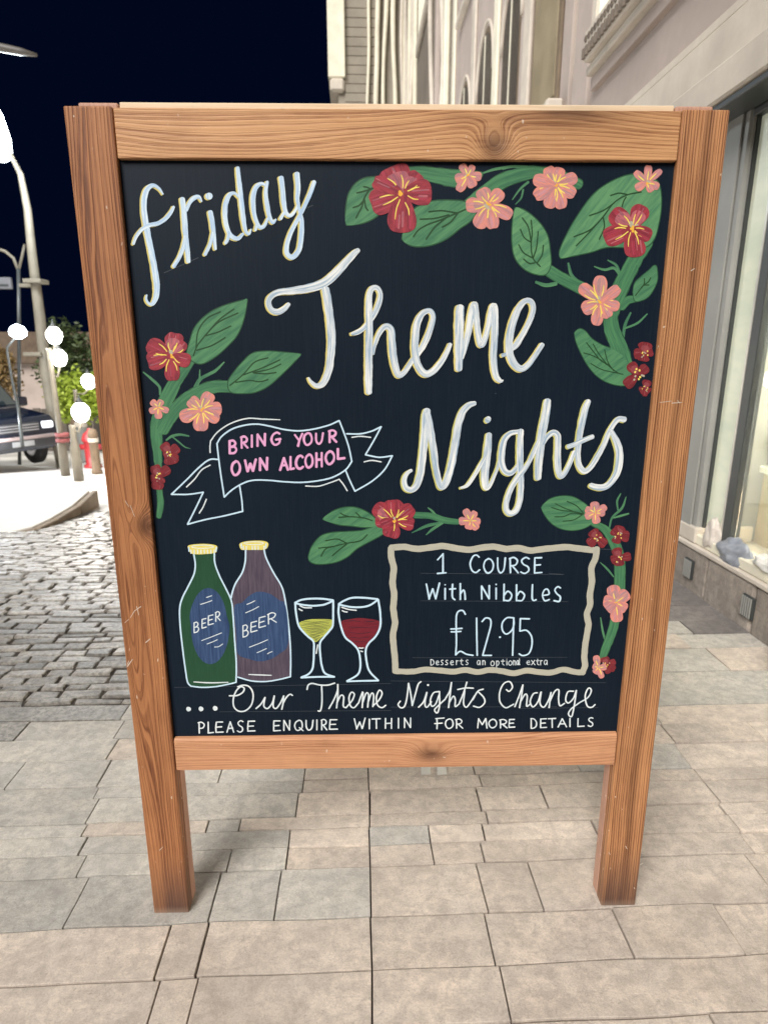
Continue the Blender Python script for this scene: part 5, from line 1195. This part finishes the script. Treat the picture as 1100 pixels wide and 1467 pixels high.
# bollards, hydrant, litter
def bollard(px, py, Y, h, r, mat, label, name='bollard', cap=True):
    base = ground_at(px, py, Y); root = empty(name, base, label=label, cat='bollard', group='bollards at the pavement edge')
    m = MB(); m.lathe([(r*1.2, 0), (r*1.2, .05), (r, .07), (r*.95, h*.8), (r*1.1, h*.82), (r*1.1, h*.86), (r*.8, h*.97), (.01, h)], (0, 0, 0), 16); m.build('post', mat, root)
    m = MB(); m.lathe([(r*1.12, h*.70), (r*1.14, h*.71), (r*1.14, h*.78), (r*1.12, h*.79)], (0, 0, 0), 16); m.build('band', M_trim, root)
M_wpost = flat('weathered timber post', (.20, .14, .09), .8, var=.3, sc=8)
bollard(140, 680, 10.6, .78, .075, M_wpost, 'weathered timber bollard nearest the left stile of the sign')
bollard(112, 655, 14, .95, .07, M_wpost, 'pale timber bollard below the low globe lamp')
bollard(122, 655, 13.6, 1.1, .11, M_greyp, 'thick grey bollard between timber one and red hydrant')
hy = empty('fire_hydrant', ground_at(134, 668, 12.0), label='red fire hydrant behind the timber bollard beside the sign', cat='hydrant')
M_redp = flat('red hydrant paint', (.45, .035, .04), .4)
m = MB(); m.lathe([(.16, 0), (.16, .05), (.12, .07), (.12, .5), (.15, .52), (.15, .56), (.11, .66), (.03, .72), (.03, .76)], (0, 0, 0), 18); m.build('barrel', M_redp, hy)
for s in (-1, 1): m = MB(); m.tube([(0, 0, .4), (s*.2, 0, .4)], .055, 12); m.build('outlet', M_redp, hy)
# red band with number of thin rails on the lamp post by the car
rb = empty('red_ribbon', ground_at(96, 690, 10.24), label='faded red tape wound round the lamp post beside the car', cat='tape')
zt = at(96, 625, 10.3).z-gz(10.3)
for q in range(2): m = MB(); m.lathe([(.105, zt-.1+q*.09), (.11, zt-.07+q*.09), (.105, zt-.04+q*.09)], (0, .06, 0), 14); m.build('tape_turn', flat('faded red tape', (.26, .07, .07), .6), rb)
# paper scraps on the paving under the rail
g1 = [(604, 1113), (617, 1113), (616, 1101), (603, 1101)]
for i, (x0, x1) in enumerate(((603, 617), (626, 640))):
    m = MB(); P_ = []
    for px, py in ((x0, 1112), (x1, 1111), (x1-1, 1097), (x0, 1098)):
        v = ray(px, py); t_ = -CAM_H/v.z; q = C0+v*t_; P_.append((q.x, q.y))
    m.prism(P_, 'Z', .004, .0055); m.build('paper_scrap', M_top, label='white paper scrap on the paving, %s of two under the bottom rail' % ('left' if i == 0 else 'right'), cat='paper')
